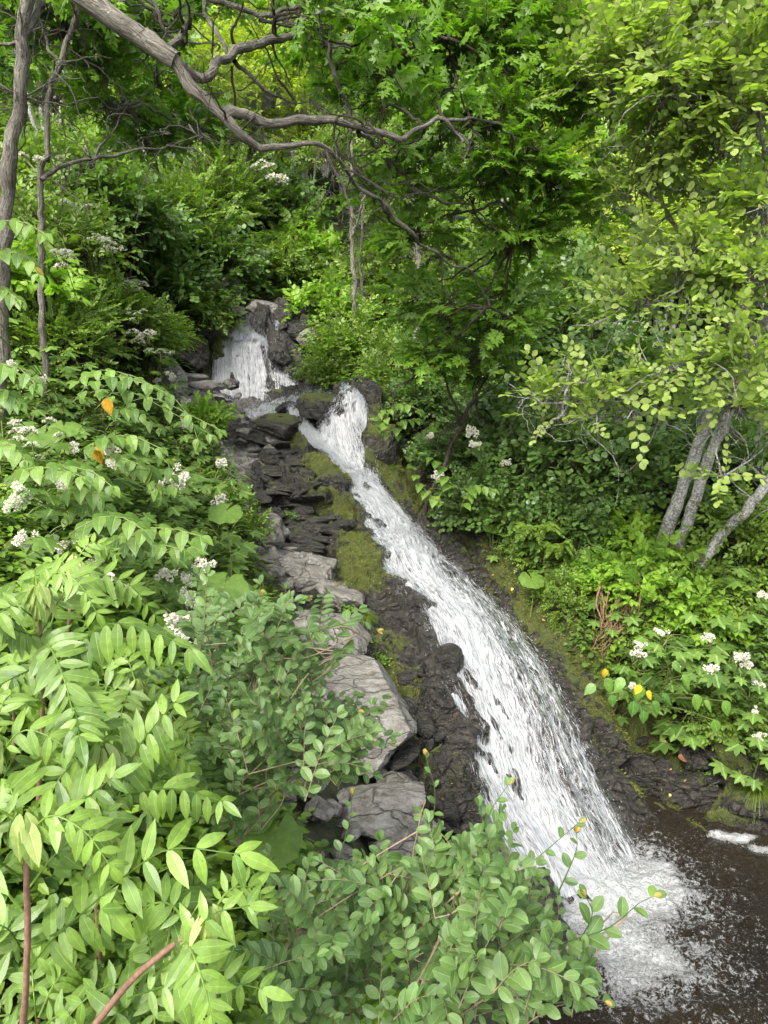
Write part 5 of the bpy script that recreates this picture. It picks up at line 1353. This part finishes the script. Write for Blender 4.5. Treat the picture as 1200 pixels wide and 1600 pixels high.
fill(22, (800, 830, 1000, 1010), None, 8, 'broad lobed plants overhanging the right bank', 'broad lobed plant overhanging the dark bank right of the chute', .14)
fill(16, (0, 400, 240, 620), None, 6, 'broad lobed plants at the upper left', 'broad lobed plant at the upper left of the bank')

# ---- leafy stems laid along a path
def leafy_stem(path, leafT, size, n, ang=60, droop=.3, up=(0, 0, 1), seed=0, alt=True, r=.006, taper=.65, upj=.2, start=.12, tipsize=.6):
    g = np.random.default_rng(seed)
    P = spline(path, 60); tg = unit(np.gradient(P, axis=0))
    idx = (np.linspace(start, .99, n) * 59).astype(int)
    pos, dr, upv, sc = [], [], [], []
    U = unit(np.array(up, float))
    for i, k in enumerate(idx):
        side = unit(np.cross(tg[k], U))
        f = i / max(1, n - 1)
        for s in ((1 if i % 2 else -1,) if alt else (1, -1)):
            a = R(ang + g.normal(0, 9) - 12 * f)
            d = tg[k] * math.cos(a) + side * math.sin(a) * s + np.array([0, 0, -droop * g.uniform(.7, 1.3)])
            pos.append(P[k]); dr.append(d); upv.append(U + side * s * .0 + g.normal(0, upj, 3))
            sc.append(size * (1 - (1 - taper) * max(0, f - .35) / .65) * (1 - .35 * max(0, .2 - f) / .2) * g.uniform(.85, 1.12))
    pos.append(P[-1]); dr.append(tg[-1] + np.array([0, 0, -droop * .6])); upv.append(U); sc.append(size * tipsize)
    ts_ = leafT if isinstance(leafT, list) else [leafT]
    wh = g.integers(0, len(ts_), len(pos)); rn = g.random(len(pos)); Fr = frames(np.array(dr), np.array(upv)); pos = np.array(pos); sc = np.array(sc)
    lv = join([inst(t_, pos[wh == k_], Fr[wh == k_], sc[wh == k_], rn[wh == k_], 0) for k_, t_ in enumerate(ts_)])
    q = spline(path, 16)
    tw = tubes(q[None], (r * (1 - .6 * np.linspace(0, 1, 16)))[None], 5)
    return lv, tw
KN = [ # knotweed: label, stems as pixel paths with distance
 ('arching knotweed with the orange-yellow leaf at the top of the left bank', 7.2, [[(120,640),(140,600),(200,588),(255,612)],[(130,640),(170,600),(235,600),(290,640),(310,690)],[(150,650),(190,610),(260,640),(330,680)],[(130,620),(125,590),(165,578),(215,590)],[(160,640),(210,640),(250,670)],[(180,650),(230,620),(300,650),(345,672)]]),
 ('knotweed with the rust-spotted leaf in the middle of the left bank', 6.4, [[(140,720),(150,690),(200,680),(250,700)],[(160,730),(210,690),(260,720),(270,760)],[(200,740),(230,730),(245,765)],[(150,720),(190,715),(235,735)]]),
 ('knotweed with rounded leaves in a row at the left edge', 5.2, [[(10,760),(30,735),(80,730),(130,745)],[(60,760),(90,730),(140,735),(175,760)],[(90,790),(110,760),(150,770),(170,800)],[(100,820),(120,790),(160,790)]]),
 ('knotweed with broad glowing leaves in the middle of the left side', 4.8, [[(100,850),(140,812),(190,808),(225,828)],[(180,870),(215,830),(260,825),(315,838)],[(150,870),(180,840),(220,850)],[(90,830),(60,850),(30,845)],[(190,860),(240,850),(290,860)]]),
 ('knotweed spray reaching in from the left edge under the thick trunk', 6.0, [[(-60,380),(-20,350),(30,345),(70,365)],[(-60,420),(-10,390),(40,400),(60,430)],[(-50,470),(0,450),(30,470)]]),
 ('knotweed spray at the left edge beside the white plumes', 5.4, [[(-50,590),(-10,570),(30,575),(55,600)],[(-40,640),(0,610),(30,630)],[(-40,700),(10,690),(40,720)]]),
 ('broad-leaved sprout hanging over the grass tuft right of the middle drop', 11, [[(610,690),(605,650),(625,630),(655,640)],[(620,690),(625,660),(650,655)],[(600,680),(590,655),(600,640)],[(650,690),(680,660),(700,650)]]),
 ('broad-leaved plant on the right bank beside the two cream plumes', 9.8, [[(700,790),(660,760),(640,720)],[(710,780),(690,730),(665,710)],[(720,800),(740,760),(770,765)]]),
]
for i, (lab, d, stems) in enumerate(KN):
    b = W(stems[0][0][0], stems[0][0][1], d); b[2] = float(H(b[0], b[1]))
    o = thing('knotweed', lab, 'plant', b)
    for j, s in enumerate(stems):
        dd = d + .15 * (j - 2)
        pth = np.array([W(a, c, dd - .12 * k) for k, (a, c) in enumerate(s)])
        foot = rootback(pth[0][0], pth[0][1] + .1, pth[0][2] - .35)
        full = np.array([foot] + list(pth)) if foot[2] < pth[0][2] - .1 else pth
        lv, tw = leafy_stem(pth, KNOT, .165 if d < 9 else .2, 12, 62, .42, (0, -.35, 1), 500 + 10 * i + j, r=.006)
        to_obj('leafy_shoot', shift(lv, b), M_knot, o)
        to_obj('stem', shift(tubes(spline(full, 24)[None], np.linspace(.008, .003, 24)[None], 5), b), M_stem, o)
# two discoloured leaves
for lab, px, py, d, rz in [('orange-yellow leaf hanging in the upper knotweed', 166, 622, 6.8, 0), ('rust-spotted leaf hanging in the middle knotweed', 150, 697, 6.1, .4)]:
    M_yel = leaf_mat('yellowed_leaf', (.42, .28, .02), (.5, .30, .03), None, .35, .5, 8, .5)
    p = W(px, py, d)
    o = to_obj('yellowed_leaf', shift(inst(KNOT, p[None], frames(np.array([[.15, -.1, -1.]]), np.array([[0, -1, .2]])), .17, np.array([.5])), p), M_yel, None, label=lab, category='leaf'); o.location = p
# yellow leaves on the right bank
M_y2 = leaf_mat('lemon_leaf', (.5, .42, .03), (.62, .5, .03), None, .4, .4, 8, .2)
M_gl = leaf_mat('glossy_leaf', (.05, .15, .025), (.12, .26, .04), None, .28, .22, 9, .15, spec=.7)
b = hit(985, 1110)
o = thing('broad_leaved_plant', 'glossy broad-leaved plant with three lemon yellow leaves overhanging the chute', 'plant', b)
lvs, yl = [], []
for px, py, a in [(955,1085,-1.1),(965,1110,-1.4),(1000,1120,-1.6),(1015,1135,-1.5),(1030,1120,-1.2),(1045,1110,-.8),(1010,1095,-1.7),(985,1085,-2.2),(940,1095,-2.4),(1060,1060,-.8),(1075,1080,-1.0),(1110,1120,-.9),(1095,1110,-1.3),(1125,1090,-.6),(1140,1120,-1.2),(1125,1150,-1.3)]:
    lvs.append((W(px - 10, py - 25, 6.95), (math.cos(a), -.2, math.sin(a) * .8)))
lv = inst(KNOT, np.array([q[0] for q in lvs]), frames(np.array([q[1] for q in lvs]), np.array([[0, -.75, 1.]] * len(lvs)) + g.normal(0, .15, (len(lvs), 3))), g.uniform(.15, .21, len(lvs)), g.random(len(lvs)))
to_obj('leaves', shift(lv, b), M_gl, o)
yq = [(W(945,1045,6.8), (.1, 0, -1)), (W(1000,1070,6.7), (-.3, -.1, -.7)), (W(1010,1080,6.65), (.5, -.1, -.6))]
to_obj('yellow_leaves', shift(inst(KNOT, np.array([q[0] for q in yq]), frames(np.array([q[1] for q in yq]), np.array([[0, -.8, 1.]] * 3)), .12, np.array([.2, .5, .8])), b), M_y2, o)
to_obj('stem', shift(join([tubes(spline(np.array([b, (b + q[0]) / 2 + np.array([0, 0, .1]), q[0]]), 8)[None], np.full((1, 8), .005), 4) for q in lvs]), b), M_stem, o)

# ---- butterbur: big round leaves
def disc(seed):
    m, nr_ = 36, 6
    a = np.linspace(R(-172), R(172), m)
    v, at, f = [(0, 0, .02)], [(0, 0, 0)], []
    for ring in range(1, nr_ + 1):
        rr = ring / nr_
        for t in a:
            q = rr * (1 + (.05 * math.sin(t * 7 + seed) + .02 * math.sin(t * 23)) * rr ** 3)
            v.append((math.sin(t) * q, math.cos(t) * q, (.07 * math.sin(t * 3 + seed) + .035 * math.sin(t * 9)) * rr ** 2 - .22 * rr ** 2 + .12 * rr)); at.append((.5 + .5 * math.sin(t * 9), rr, 0))
    for i in range(m - 1):
        f.append((0, 2 + i, 1 + i))
        for r_ in range(nr_ - 1):
            k = 1 + r_ * m + i; f.append((k, k + 1, k + 1 + m, k + m))
    f = [q[::-1] if np.cross(np.subtract(v[q[1]], v[q[0]]), np.subtract(v[q[2]], v[q[0]]))[2] < 0 else q for q in f]
    return T(v, f, at)
for i, (lab, lst) in enumerate([
   ('group of four round butterbur leaves above the mossy right bank', [(768,803,10,.17),(787,802,10,.15),(770,822,9.9,.15),(788,826,9.9,.16),(760,790,10.1,.1)]),
   ('single round butterbur leaf at the edge of the right bank', [(831,905,8.9,.17)]),
   ('large round butterbur leaf near the foreground beside the wide white plume', [(348,918,5.3,.20),(300,930,5.5,.15),(330,945,5.2,.12)]),
   ('large pale round butterbur leaf at the stream edge of the left bank', [(352,800,7.0,.17)]),
   ('very large round leaf behind the walnut leaflets at the lower centre', [(425,1310,3.3,.16),(395,1262,3.4,.14)]),
   ('round butterbur leaves left of the knotweed', [(70,680,6.4,.17),(100,668,6.6,.15)])]):
    b = W(*lst[0][:3]); b[2] = min(float(H(b[0], b[1])), b[2] - .1)
    o = thing('butterbur', lab, 'plant', b)
    stt = []
    for j, (px, py, d, r) in enumerate(lst):
        p = W(px, py, d)
        to_obj('leaf', shift(inst(disc(i + j), p[None], frames(np.array([[.3 * math.cos(j + i), -.7, -.35]]), np.array([[.1, -.55, 1.]])), r, np.array([.6])), b), M_round, o, True)
        stt.append(tubes(spline(np.array([b, (b + p) / 2 + np.array([.03, .03, 0]), p]), 8)[None], np.full((1, 8), .006), 5))
    to_obj('stalk', shift(join(stt), b), M_stem, o)

# ---- grass tufts, ferns and small herbs on the rocks
def tuft(name, label, px, py, n, L, seed, m=None, d=None, arch=1.0):
    g = np.random.default_rng(seed)
    p = hit(px, py, 2.0) if d is None else W(px, py, d)
    az = g.uniform(0, 6.28, n); e = g.uniform(.3, 1.3, n)
    d_ = np.stack([np.cos(az) * np.cos(e), np.sin(az) * np.cos(e), np.sin(e)], -1) + np.array([0, -.15, 0])
    pos = p + np.stack([np.cos(az), np.sin(az), 0 * az], -1) * (g.random(n) * L * .18)[:, None]
    # bent blades
    m_ = 5; t = np.linspace(0, 1, m_)
    ln = L * g.uniform(.6, 1.2, n)
    P = pos[:, None] + d_[:, None] * (ln[:, None] * t[None])[..., None]; P[..., 2] -= arch * .75 * ln[:, None] * t[None] ** 2.2
    side = unit(np.cross(d_, np.array([0, 0, 1.]))); wd = .0035 * (1.05 - t)[None, :, None] * (L / .3) ** .5
    V = np.stack([P - side[:, None] * wd, P + side[:, None] * wd], 2).reshape(n, -1, 3)
    q = np.array([[2 * i, 2 * i + 1, 2 * i + 3, 2 * i + 2] for i in range(m_ - 1)]).reshape(-1)
    loops = (q[None] + (np.arange(n) * 2 * m_)[:, None]).ravel()
    at = np.zeros((n, 2 * m_, 3)); at[..., 2] = g.random(n)[:, None]
    tt = T(V.reshape(-1, 3), at=at.reshape(-1, 3), loops=loops, counts=np.full(n * (m_ - 1), 4))
    o = to_obj(name, shift(tt, p), m or M_grass, label=label, category='grass'); o.location = p
for a in [('grass_tuft','long-bladed grass tuft above the middle drop beside the dark boulder',584,612,320,.5,1,None,12.9),('grass_tuft','bright grass tuft growing on the rock ledge beside the chute',570,965,300,.24,2),
          ('grass_tuft','drooping grass hanging from the mossy ledge beside the chute',562,840,180,.25,3),('grass_tuft','grass tuft in the crack under the cracked brown boulder',415,925,260,.3,4),
          ('grass_tuft','tall grass beside the left bank plants',378,880,260,.5,5),('grass_tuft','long drooping grass at the right edge of the pool ledge',1182,1235,320,.38,6),('grass_tuft','small grass tuft on the slab below the upper fall',318,598,100,.3,7),
          ('grass_tuft','thin grass on the shaded bank beneath the large butterbur leaf',400,900,160,.35,8),('grass_tuft','fine grass hanging above the brown roots',872,925,150,.3,9),
          ('grass_tuft','thin dry grass on the bare soil beside the walnut leaves',455,1350,160,.3,10),('grass_tuft','grass between the grey boulders and the elm twigs',480,1420,160,.3,11)]: tuft(*a)
def herbpad(label, px, py, rad, n, seed, d=None, lsz=.022):
    g = np.random.default_rng(seed); p = hit(px, py, 2.0) if d is None else W(px, py, d)
    x = p[0] + g.normal(0, rad * .45, n); y = p[1] + g.normal(0, rad * .45, n); z = H(x, y) + .06 + rad * .4 * g.random(n)
    z = np.where(np.abs(z - p[2]) > rad * 1.5, p[2] + rad * .3 * g.random(n), z)
    az = g.uniform(0, 6.28, n)
    dd = np.stack([np.cos(az), np.sin(az), g.uniform(-.3, .5, n)], -1)
    t = inst(ROUNDS, np.stack([x, y, z], -1), frames(dd, np.array([0, -.3, 1.]) + g.normal(0, .3, (n, 3))), lsz * g.uniform(.6, 1.3, n), g.random(n), 0)
    o = to_obj('small_herb', shift(t, p), M_moss, label=label, category='plant'); o.location = p
for a in [('bright small-leaved herb on the dark moss beside the chute',597,1040,.12,160,1),('bright herbs on the dark bank right of the chute, upper patch',815,925,.18,200,21),('bright herbs on the dark bank right of the chute, lower patch',868,985,.15,160,22),('small herbs on the dark bank above the glossy broad-leaved plant',935,1060,.16,160,23),('trailing herbs at the foot of the lobed plants by the pool',1090,1190,.18,180,24),
          ('tiny bright herb to the left of the mossy slab',575,1010,.08,70,2),('bright herb cushion on the right bank, left one of two',712,820,.16,260,3),
          ('bright herb cushion on the right bank, right one of two',758,855,.15,220,4),('small herb cushion at the side of the moss-hung boulder',617,748,.16,220,5),('pale herb on the mossy ledge under the cascade grass',700,850,.12,120,6),
          ('bright herbs below the fine grass on the right bank',900,985,.2,200,7),('small herbs between the light grey rocks on the spur',545,960,.12,140,8),('small herb cushion on the dark slabs left of the chute',455,815,.12,120,9),
          ('bright ferny herb beside the split stones',425,1290,.2,260,10),('small herbs at the crest of the spur',430,640,.12,100,11),('small sprig on the wet ledge above the pool',1110,1225,.1,50,12),('herbs trailing from the brown roots',920,1010,.2,160,13)]: herbpad(*a)
# ferns
def fern(label, px, py, d, n, L, seed):
    g = np.random.default_rng(seed); p = W(px, py, d); lv, st = [], []
    for i in range(n):
        a = g.uniform(-3.0, .2); e = np.array([math.cos(a) * .9, math.sin(a) * .6 - .2, g.uniform(.2, .7)])
        ln = L * g.uniform(.7, 1.1)
        path = np.array([p, p + e * ln * .5 + np.array([0, 0, .08]), p + e * ln * np.array([1, 1, .5]) - np.array([0, 0, .12 * L])])
        a_, b_ = leafy_stem(path, OVS, L * .22, 22, 78, .05, (0, -.2, 1), seed * 50 + i, alt=False, r=.003, taper=.25, upj=.08, tipsize=.12)
        lv.append(a_); st.append(b_)
    o = thing('fern', label, 'fern', p)
    to_obj('fronds', shift(join(lv), p), M_mid, o); to_obj('stalks', shift(join(st), p), M_stem, o)
fern('fern hanging over the right bank beside the round butterbur leaves',835,840,9.3,9,.5,1)
fern('fern on the shaded right bank behind the dark shrub',870,865,9.2,7,.4,2)
fern('fern at the left edge between the plumes',75,745,5.6,6,.3,3)
# fallen leaves on the wet ledges
cols = {'tan': flat_mat('tan_dead_leaf', (.36, .2, .1), .6, .1), 'yellow': flat_mat('yellow_dead_leaf', (.5, .4, .08), .6, .1), 'red': flat_mat('brown_dead_leaf', (.2, .09, .05), .6, .1)}
for i, (px, py, s, c, lab) in enumerate([(1056,1200,.16,'red','large curled brown dead leaf on the dark right ledge'),(1046,1220,.07,'tan','small tan dead leaf below the curled brown one'),(1070,1236,.1,'tan','crumpled tan dead leaf on the mossy ledge above the pool'),
    (1030,1176,.12,'yellow','yellow dead leaf against the right bank near the chute'),(1140,1285,.09,'tan','pale tan dead leaf by the water at the right ledge'),(1044,1257,.05,'yellow','tiny yellow leaf on the ledge above the pool'),(1086,1165,.1,'yellow','golden dead leaf under the lobed plants'),
    (770,915,.1,'tan','tan dead leaf on the bank right of the chute'),(800,935,.06,'yellow','yellow dead leaf on the bank right of the chute'),(690,830,.05,'yellow','tiny yellow leaf beside the herb cushion'),(1158,1268,.06,'tan','small dead leaf beside the long grass'),(1120,1270,.05,'yellow','small yellow leaf near the pool edge'),
    (845,985,.06,'tan','small dead leaf on the slick rock right of the chute'),(625,1105,.04,'yellow','tiny yellow leaf on the dark left slab')]):
    p = hit(px, py, 2) + np.array([0, -.03, .16])
    t = inst(KNOT, np.zeros((1, 3)), frames(np.array([[math.cos(i * 2.1), math.sin(i * 2.1), -.2]]), np.array([[.1, -.5, 1.]])), s, np.array([.5]))
    o = to_obj('dead_leaf', t, cols[c], label=lab, category='leaf'); o.location = p
# ================================================================== NEAREST PLANTS
g = np.random.default_rng(17)
def compound(path, pairs, L, droop, up, seed, ang=68):
    return leafy_stem(path, [NUT] + NUTB, L, pairs, ang, droop, up, seed, alt=False, r=.0035, taper=.6, upj=.06, start=.22, tipsize=.75)
def arch_leaf(apex, az, ln, rise, sag):
    d = np.array([math.cos(az), math.sin(az), 0])
    return np.array([apex, apex + d * ln * .35 + np.array([0, 0, rise * ln]), apex + d * ln * .75 + np.array([0, 0, (rise * .9 - sag * .3) * ln]), apex + d * ln + np.array([0, 0, (rise * .5 - sag) * ln])])
def walnut(label, apex, foot, nl, ln, L, seed, stem_r=.008, explicit=(), young=True):
    L *= 1.12; ln *= 1.1
    g = np.random.default_rng(seed)
    apex = np.array(apex); foot = np.array(foot)
    o = thing('walnut_sapling', label, 'sapling', foot)
    stem = [limb([foot, (foot + apex) / 2 + g.normal(0, .02, 3), apex], stem_r * 1.3, stem_r * .7, 24, 7, .004, seed)]
    az0 = g.uniform(0, 6.28)
    for i in range(nl):
        az = az0 + i * 2.4; f = i / nl
        a = apex + (foot - apex) * (f * .42)
        l = ln * (0.55 + .55 * f) * g.uniform(.85, 1.15)
        lv, tw = compound(arch_leaf(a, az, l, g.uniform(.25, .55), g.uniform(.1, .4)), int(8 + 3 * f + g.integers(0, 2)), L * (.75 + .35 * f) * g.uniform(.9, 1.1), g.uniform(.0, .22), (.1, -.8, .8), seed * 100 + i)
        tone = np.clip(.95 - .85 * f + g.normal(0, .1), 0, 1) * (1 if young else .5)
        lv.at[:, 2] = np.clip(lv.at[:, 2] * .25 + tone * .75, 0, 1); tw.at[:, 2] = .9
        to_obj('compound_leaf', shift(join([lv, tw]), foot), M_nut, o)
    for i, (pts, pairs, LL, dr, up) in enumerate(explicit):
        lv, tw = compound(WP(pts), pairs + 1, LL * 1.08, dr, up, seed * 100 + 50 + i)
        to_obj('compound_leaf', shift(join([lv, tw]), foot), M_nut, o)
    if young:
        n = 30; az = g.uniform(0, 6.28, n)
        d = np.stack([np.cos(az) * .5, np.sin(az) * .5, g.uniform(-1.3, -.3, n)], -1)
        p = apex + np.stack([np.cos(az) * .012, np.sin(az) * .012, g.uniform(.0, .05, n)], -1)
        t = inst(NUT, p, frames(d, np.stack([np.cos(az), np.sin(az), 0 * az + .5], -1)), g.uniform(.05, .12, n), g.random(n), 0)
        to_obj('young_leaves', shift(t, foot), M_young, o)
    to_obj('stem', shift(join(stem), foot), M_red, o, True)
    return o
U1 = (.1, -.8, .8)
walnut('walnut sapling with an upright reddish stem and a long row of hanging leaflets', W(62,930,2.35), W(60,1250,2.45), 7, .42, .105, 1, .008,
       [([(70,1045,2.4),(110,1015,2.3),(170,975,2.2),(235,985,2.1),(300,1015,2.0)], 10, .115, .9, U1), ([(75,1040,2.4),(40,1050,2.3),(-20,1080,2.2)], 7, .1, .5, U1), ([(65,1000,2.4),(40,990,2.3),(0,975,2.2)], 6, .09, .4, U1)])
walnut('walnut sapling with a pale drooping crown of young leaves above the left foreground', W(118,880,3.1), W(95,1100,3.2), 5, .28, .10, 2, .008)
walnut('nearest walnut sapling with a thick purplish stem at the lower left corner', W(38,1290,1.55), W(32,1640,1.65), 6, .34, .09, 3, .009,
       [([(38,1480,1.65),(100,1450,1.6),(200,1365,1.55),(270,1326,1.5),(375,1335,1.45)], 7, .12, .5, U1), ([(40,1520,1.65),(90,1460,1.6),(120,1440,1.6),(160,1420,1.55)], 4, .1, .4, U1), ([(75,1360,1.7),(100,1280,1.7),(150,1235,1.65),(175,1215,1.65)], 6, .1, .25, U1), ([(38,1490,1.65),(10,1450,1.6),(-40,1440,1.6)], 5, .1, .3, U1)])
walnut('walnut sapling with an oblique grey-pink stem ending in a large open young shoot', W(328,1432,1.6), W(120,1640,1.75), 4, .26, .085, 4, .009,
       [([(240,1525,1.68),(290,1480,1.6),(330,1430,1.55),(390,1415,1.5)], 5, .085, .35, U1), ([(200,1560,1.7),(260,1540,1.65),(330,1530,1.6),(410,1545,1.55)], 7, .105, .3, U1)])
walnut('walnut sapling with a tidy fan of parallel leaflets seen face on', W(162,1180,2.15), W(158,1500,2.3), 6, .36, .1, 5, .007,
       [([(92,1055,2.25),(105,1085,2.15),(118,1115,2.05),(124,1150,1.95)], 7, .13, .2, (0, -.6, 1)), ([(160,1290,2.2),(210,1180,2.1),(245,1130,2.0),(275,1095,1.95)], 8, .105, .45, U1), ([(165,1250,2.15),(220,1236,2.1),(280,1233,2.0),(348,1252,1.9)], 8, .1, .8, U1)])
walnut('walnut sapling behind the hanging leaflets near the white plumes', W(215,1075,3.1), W(215,1260,3.2), 6, .4, .12, 6, .007)
walnut('walnut sapling at the left edge of the foreground', W(-15,1170,1.95), W(-15,1450,2.1), 7, .40, .1, 7)
walnut('walnut sapling low at the bottom edge among the elm leaves', W(250,1560,1.9), W(240,1700,2.0), 7, .40, .1, 8, young=False)
walnut('walnut sapling behind the tidy fan of leaflets', W(240,1180,2.9), W(225,1360,3.0), 7, .4, .115, 11, young=False)
walnut('walnut sapling at the bottom left corner below the nearest stem', W(60,1590,1.9), W(55,1760,2.0), 7, .38, .1, 12, young=False)
walnut('walnut sapling with yellowish young tips between the two upright stems', W(20,1060,3.0), W(20,1270,3.1), 7, .45, .11, 14)

# ---- elm shrubs
def elm(label, foot, mains, fillbox, n, size, seed, lead=(), up=(0, -.5, 1)):
    g = np.random.default_rng(seed)
    foot = np.array(foot); o = thing('elm_shrub', label, 'shrub', foot)
    st, lv = [], []
    tips = []
    for m_ in mains:
        q = WP(m_); q = np.vstack([foot[None], q]); st.append(limb(q, .008, .002, 36, 6, .02, int(g.integers(1e6)))); tips += list(spline(q, 14)[4:])
    tips = np.array(tips)
    for i in range(n):
        while True:
            b = fillbox[int(g.integers(len(fillbox)))]
            u, v = g.uniform(-1, 1, 2)
            if u * u + v * v < 1: u, v = u * 1.15, v * 1.15; break
        px, py, d = b[0] + u * b[2], b[1] + v * b[3], b[4] + float(np.clip(g.normal(0, .2), -.35, .4))
        e = W(px, py, d)
        k = tips[np.argsort(np.linalg.norm(tips - e, axis=1))[int(g.integers(0, 3))]]
        dv = unit(unit(e - k) * .5 + g.normal(0, .3, 3) + np.array([.25, 0, .65])); L = g.uniform(.16, .38)
        s0 = e - dv * L * .4
        path = np.array([s0, s0 + dv * L * .5 + np.array([0, 0, .02]), s0 + dv * L + np.array([0, 0, -.01])])
        a_, b_ = leafy_stem(path, ELM, size * g.uniform(.85, 1.15), int(L / size * 2.0) + 2, 55, .12, up, int(g.integers(1e6)), r=.0018, taper=.6, upj=.42, start=.05)
        a_.at[:, 2] = np.clip(a_.at[:, 2] * .5 + g.uniform(0, .5), 0, 1)
        lv.append(a_); st.append(b_)
        if i % 2 == 0: st.append(limb([k, (k + s0) / 2 + g.normal(0, .02, 3), s0], .004, .002, 8, 4, 0))
    to_obj('foliage', shift(join(lv), foot), M_elm, o)
    for i, (pts, nn, sz, ang) in enumerate(lead):
        q = WP(pts)
        a_, b_ = leafy_stem(q, ELM, sz, nn, ang, .1, up, seed + i, r=.003, taper=.5, upj=.25, start=.05, tipsize=.5)
        to_obj('leafy_twig', shift(join([a_, b_]), foot), M_elm, o)
        tip = spline(q, 10)[-1]
        t = inst(ELM, np.repeat(tip[None], 3, 0), frames(unit(q[-1] - q[-2])[None] + g.normal(0, .3, (3, 3)), np.array([[0, -.3, 1.]] * 3)), .025, np.array([.3, .6, .9]))
        to_obj('shoot_tip', shift(t, foot), M_tip, o)
    to_obj('branches', shift(join(st), foot), M_twig, o)
    return o
M_tip = leaf_mat('elm_shoot_tip', (.32, .26, .06), (.42, .34, .1), None, .4, .5, 8, .2)
elm('elm shrub with small dull green leaves in front of the pale boulders', W(360,1330,3.4),
    [[(380,1180,3.2),(400,1060,3.0),(430,970,2.9)],[(360,1150,3.3),(340,1030,3.2)],[(430,1180,3.0),(500,1060,2.8),(560,990,2.7)],[(450,1220,2.9),(540,1190,2.6)]],
    [(400,1080,85,120,3.0),(350,1080,60,130,3.2),(470,1010,80,60,2.8),(440,1170,100,60,2.8),(380,1190,60,60,3.1),(500,1170,80,40,2.7),(350,1250,50,40,3.1)], 210, .066, 1,
    [([(400,1010,2.9),(425,985,2.85),(450,955,2.8),(480,935,2.75)], 8, .06, 50), ([(430,1000,2.8),(500,985,2.75),(560,970,2.7),(590,985,2.7)], 9, .07, 50), ([(400,1000,2.9),(405,960,2.9),(410,930,2.9)], 6, .05, 45), ([(520,1190,2.7),(570,1170,2.6),(610,1160,2.6)], 6, .055, 50), ([(480,1110,2.7),(530,1105,2.7),(560,1110,2.7)], 6, .05, 50), ([(330,1010,3.1),(320,980,3.1),(330,960,3.1)], 6, .06, 45)])
elm('elm shrub with rounded fresh green leaves filling the bottom centre in front of the foam', W(520,1720,2.6),
    [[(560,1560,2.5),(620,1430,2.4),(665,1250,2.4)],[(620,1600,2.3),(700,1440,2.2),(780,1280,2.2)],[(700,1600,2.2),(850,1500,2.1),(980,1430,2.0)],[(480,1560,2.4),(470,1450,2.4)],[(760,1620,2.2),(880,1570,2.1)],[(540,1560,2.4),(540,1400,2.5),(500,1340,2.5)]],
    [(600,1530,150,70,2.3),(700,1450,90,60,2.25),(500,1550,70,50,2.2),(720,1560,130,50,2.1),(780,1480,80,50,2.1),(640,1400,60,50,2.4),(740,1370,55,50,2.2),(460,1470,40,60,2.4),(850,1530,60,40,2.05),(560,1430,50,50,2.4)], 195, .066, 2,
    [([(655,1370,2.4),(672,1300,2.35),(680,1240,2.3),(665,1180,2.3)], 10, .05, 50), ([(720,1400,2.2),(745,1330,2.15),(765,1270,2.1),(795,1225,2.1)], 9, .06, 50), ([(700,1480,2.2),(770,1400,2.1),(840,1340,2.0),(905,1285,2.0)], 12, .06, 50), ([(800,1530,2.1),(870,1480,1.95),(950,1450,1.9),(1000,1410,1.85),(1022,1400,1.85)], 11, .085, 55),
     ([(900,1480,1.95),(925,1430,1.9),(915,1400,1.9)], 5, .085, 45), ([(760,1560,2.1),(840,1570,2.0),(915,1560,1.95),(945,1565,1.95)], 7, .085, 55), ([(520,1370,2.5),(545,1290,2.5),(550,1240,2.5)], 8, .05, 50), ([(690,1430,2.2),(760,1420,2.15),(830,1400,2.1)], 9, .055, 50), ([(870,1400,2.1),(900,1330,2.1),(900,1300,2.1)], 6, .05, 50)])
# bare sticks
o = thing('bare_stick', 'bare greyish stick slanting through the elm leaves at the bottom', 'stick', W(455,1600,2.3))
to_obj('stem', shift(limb(WP([(455,1600,2.3),(500,1535,2.35),(540,1480,2.4)]), .010, .006, 20, 6, .01, 3), W(455,1600,2.3)), M_bark, o, True)
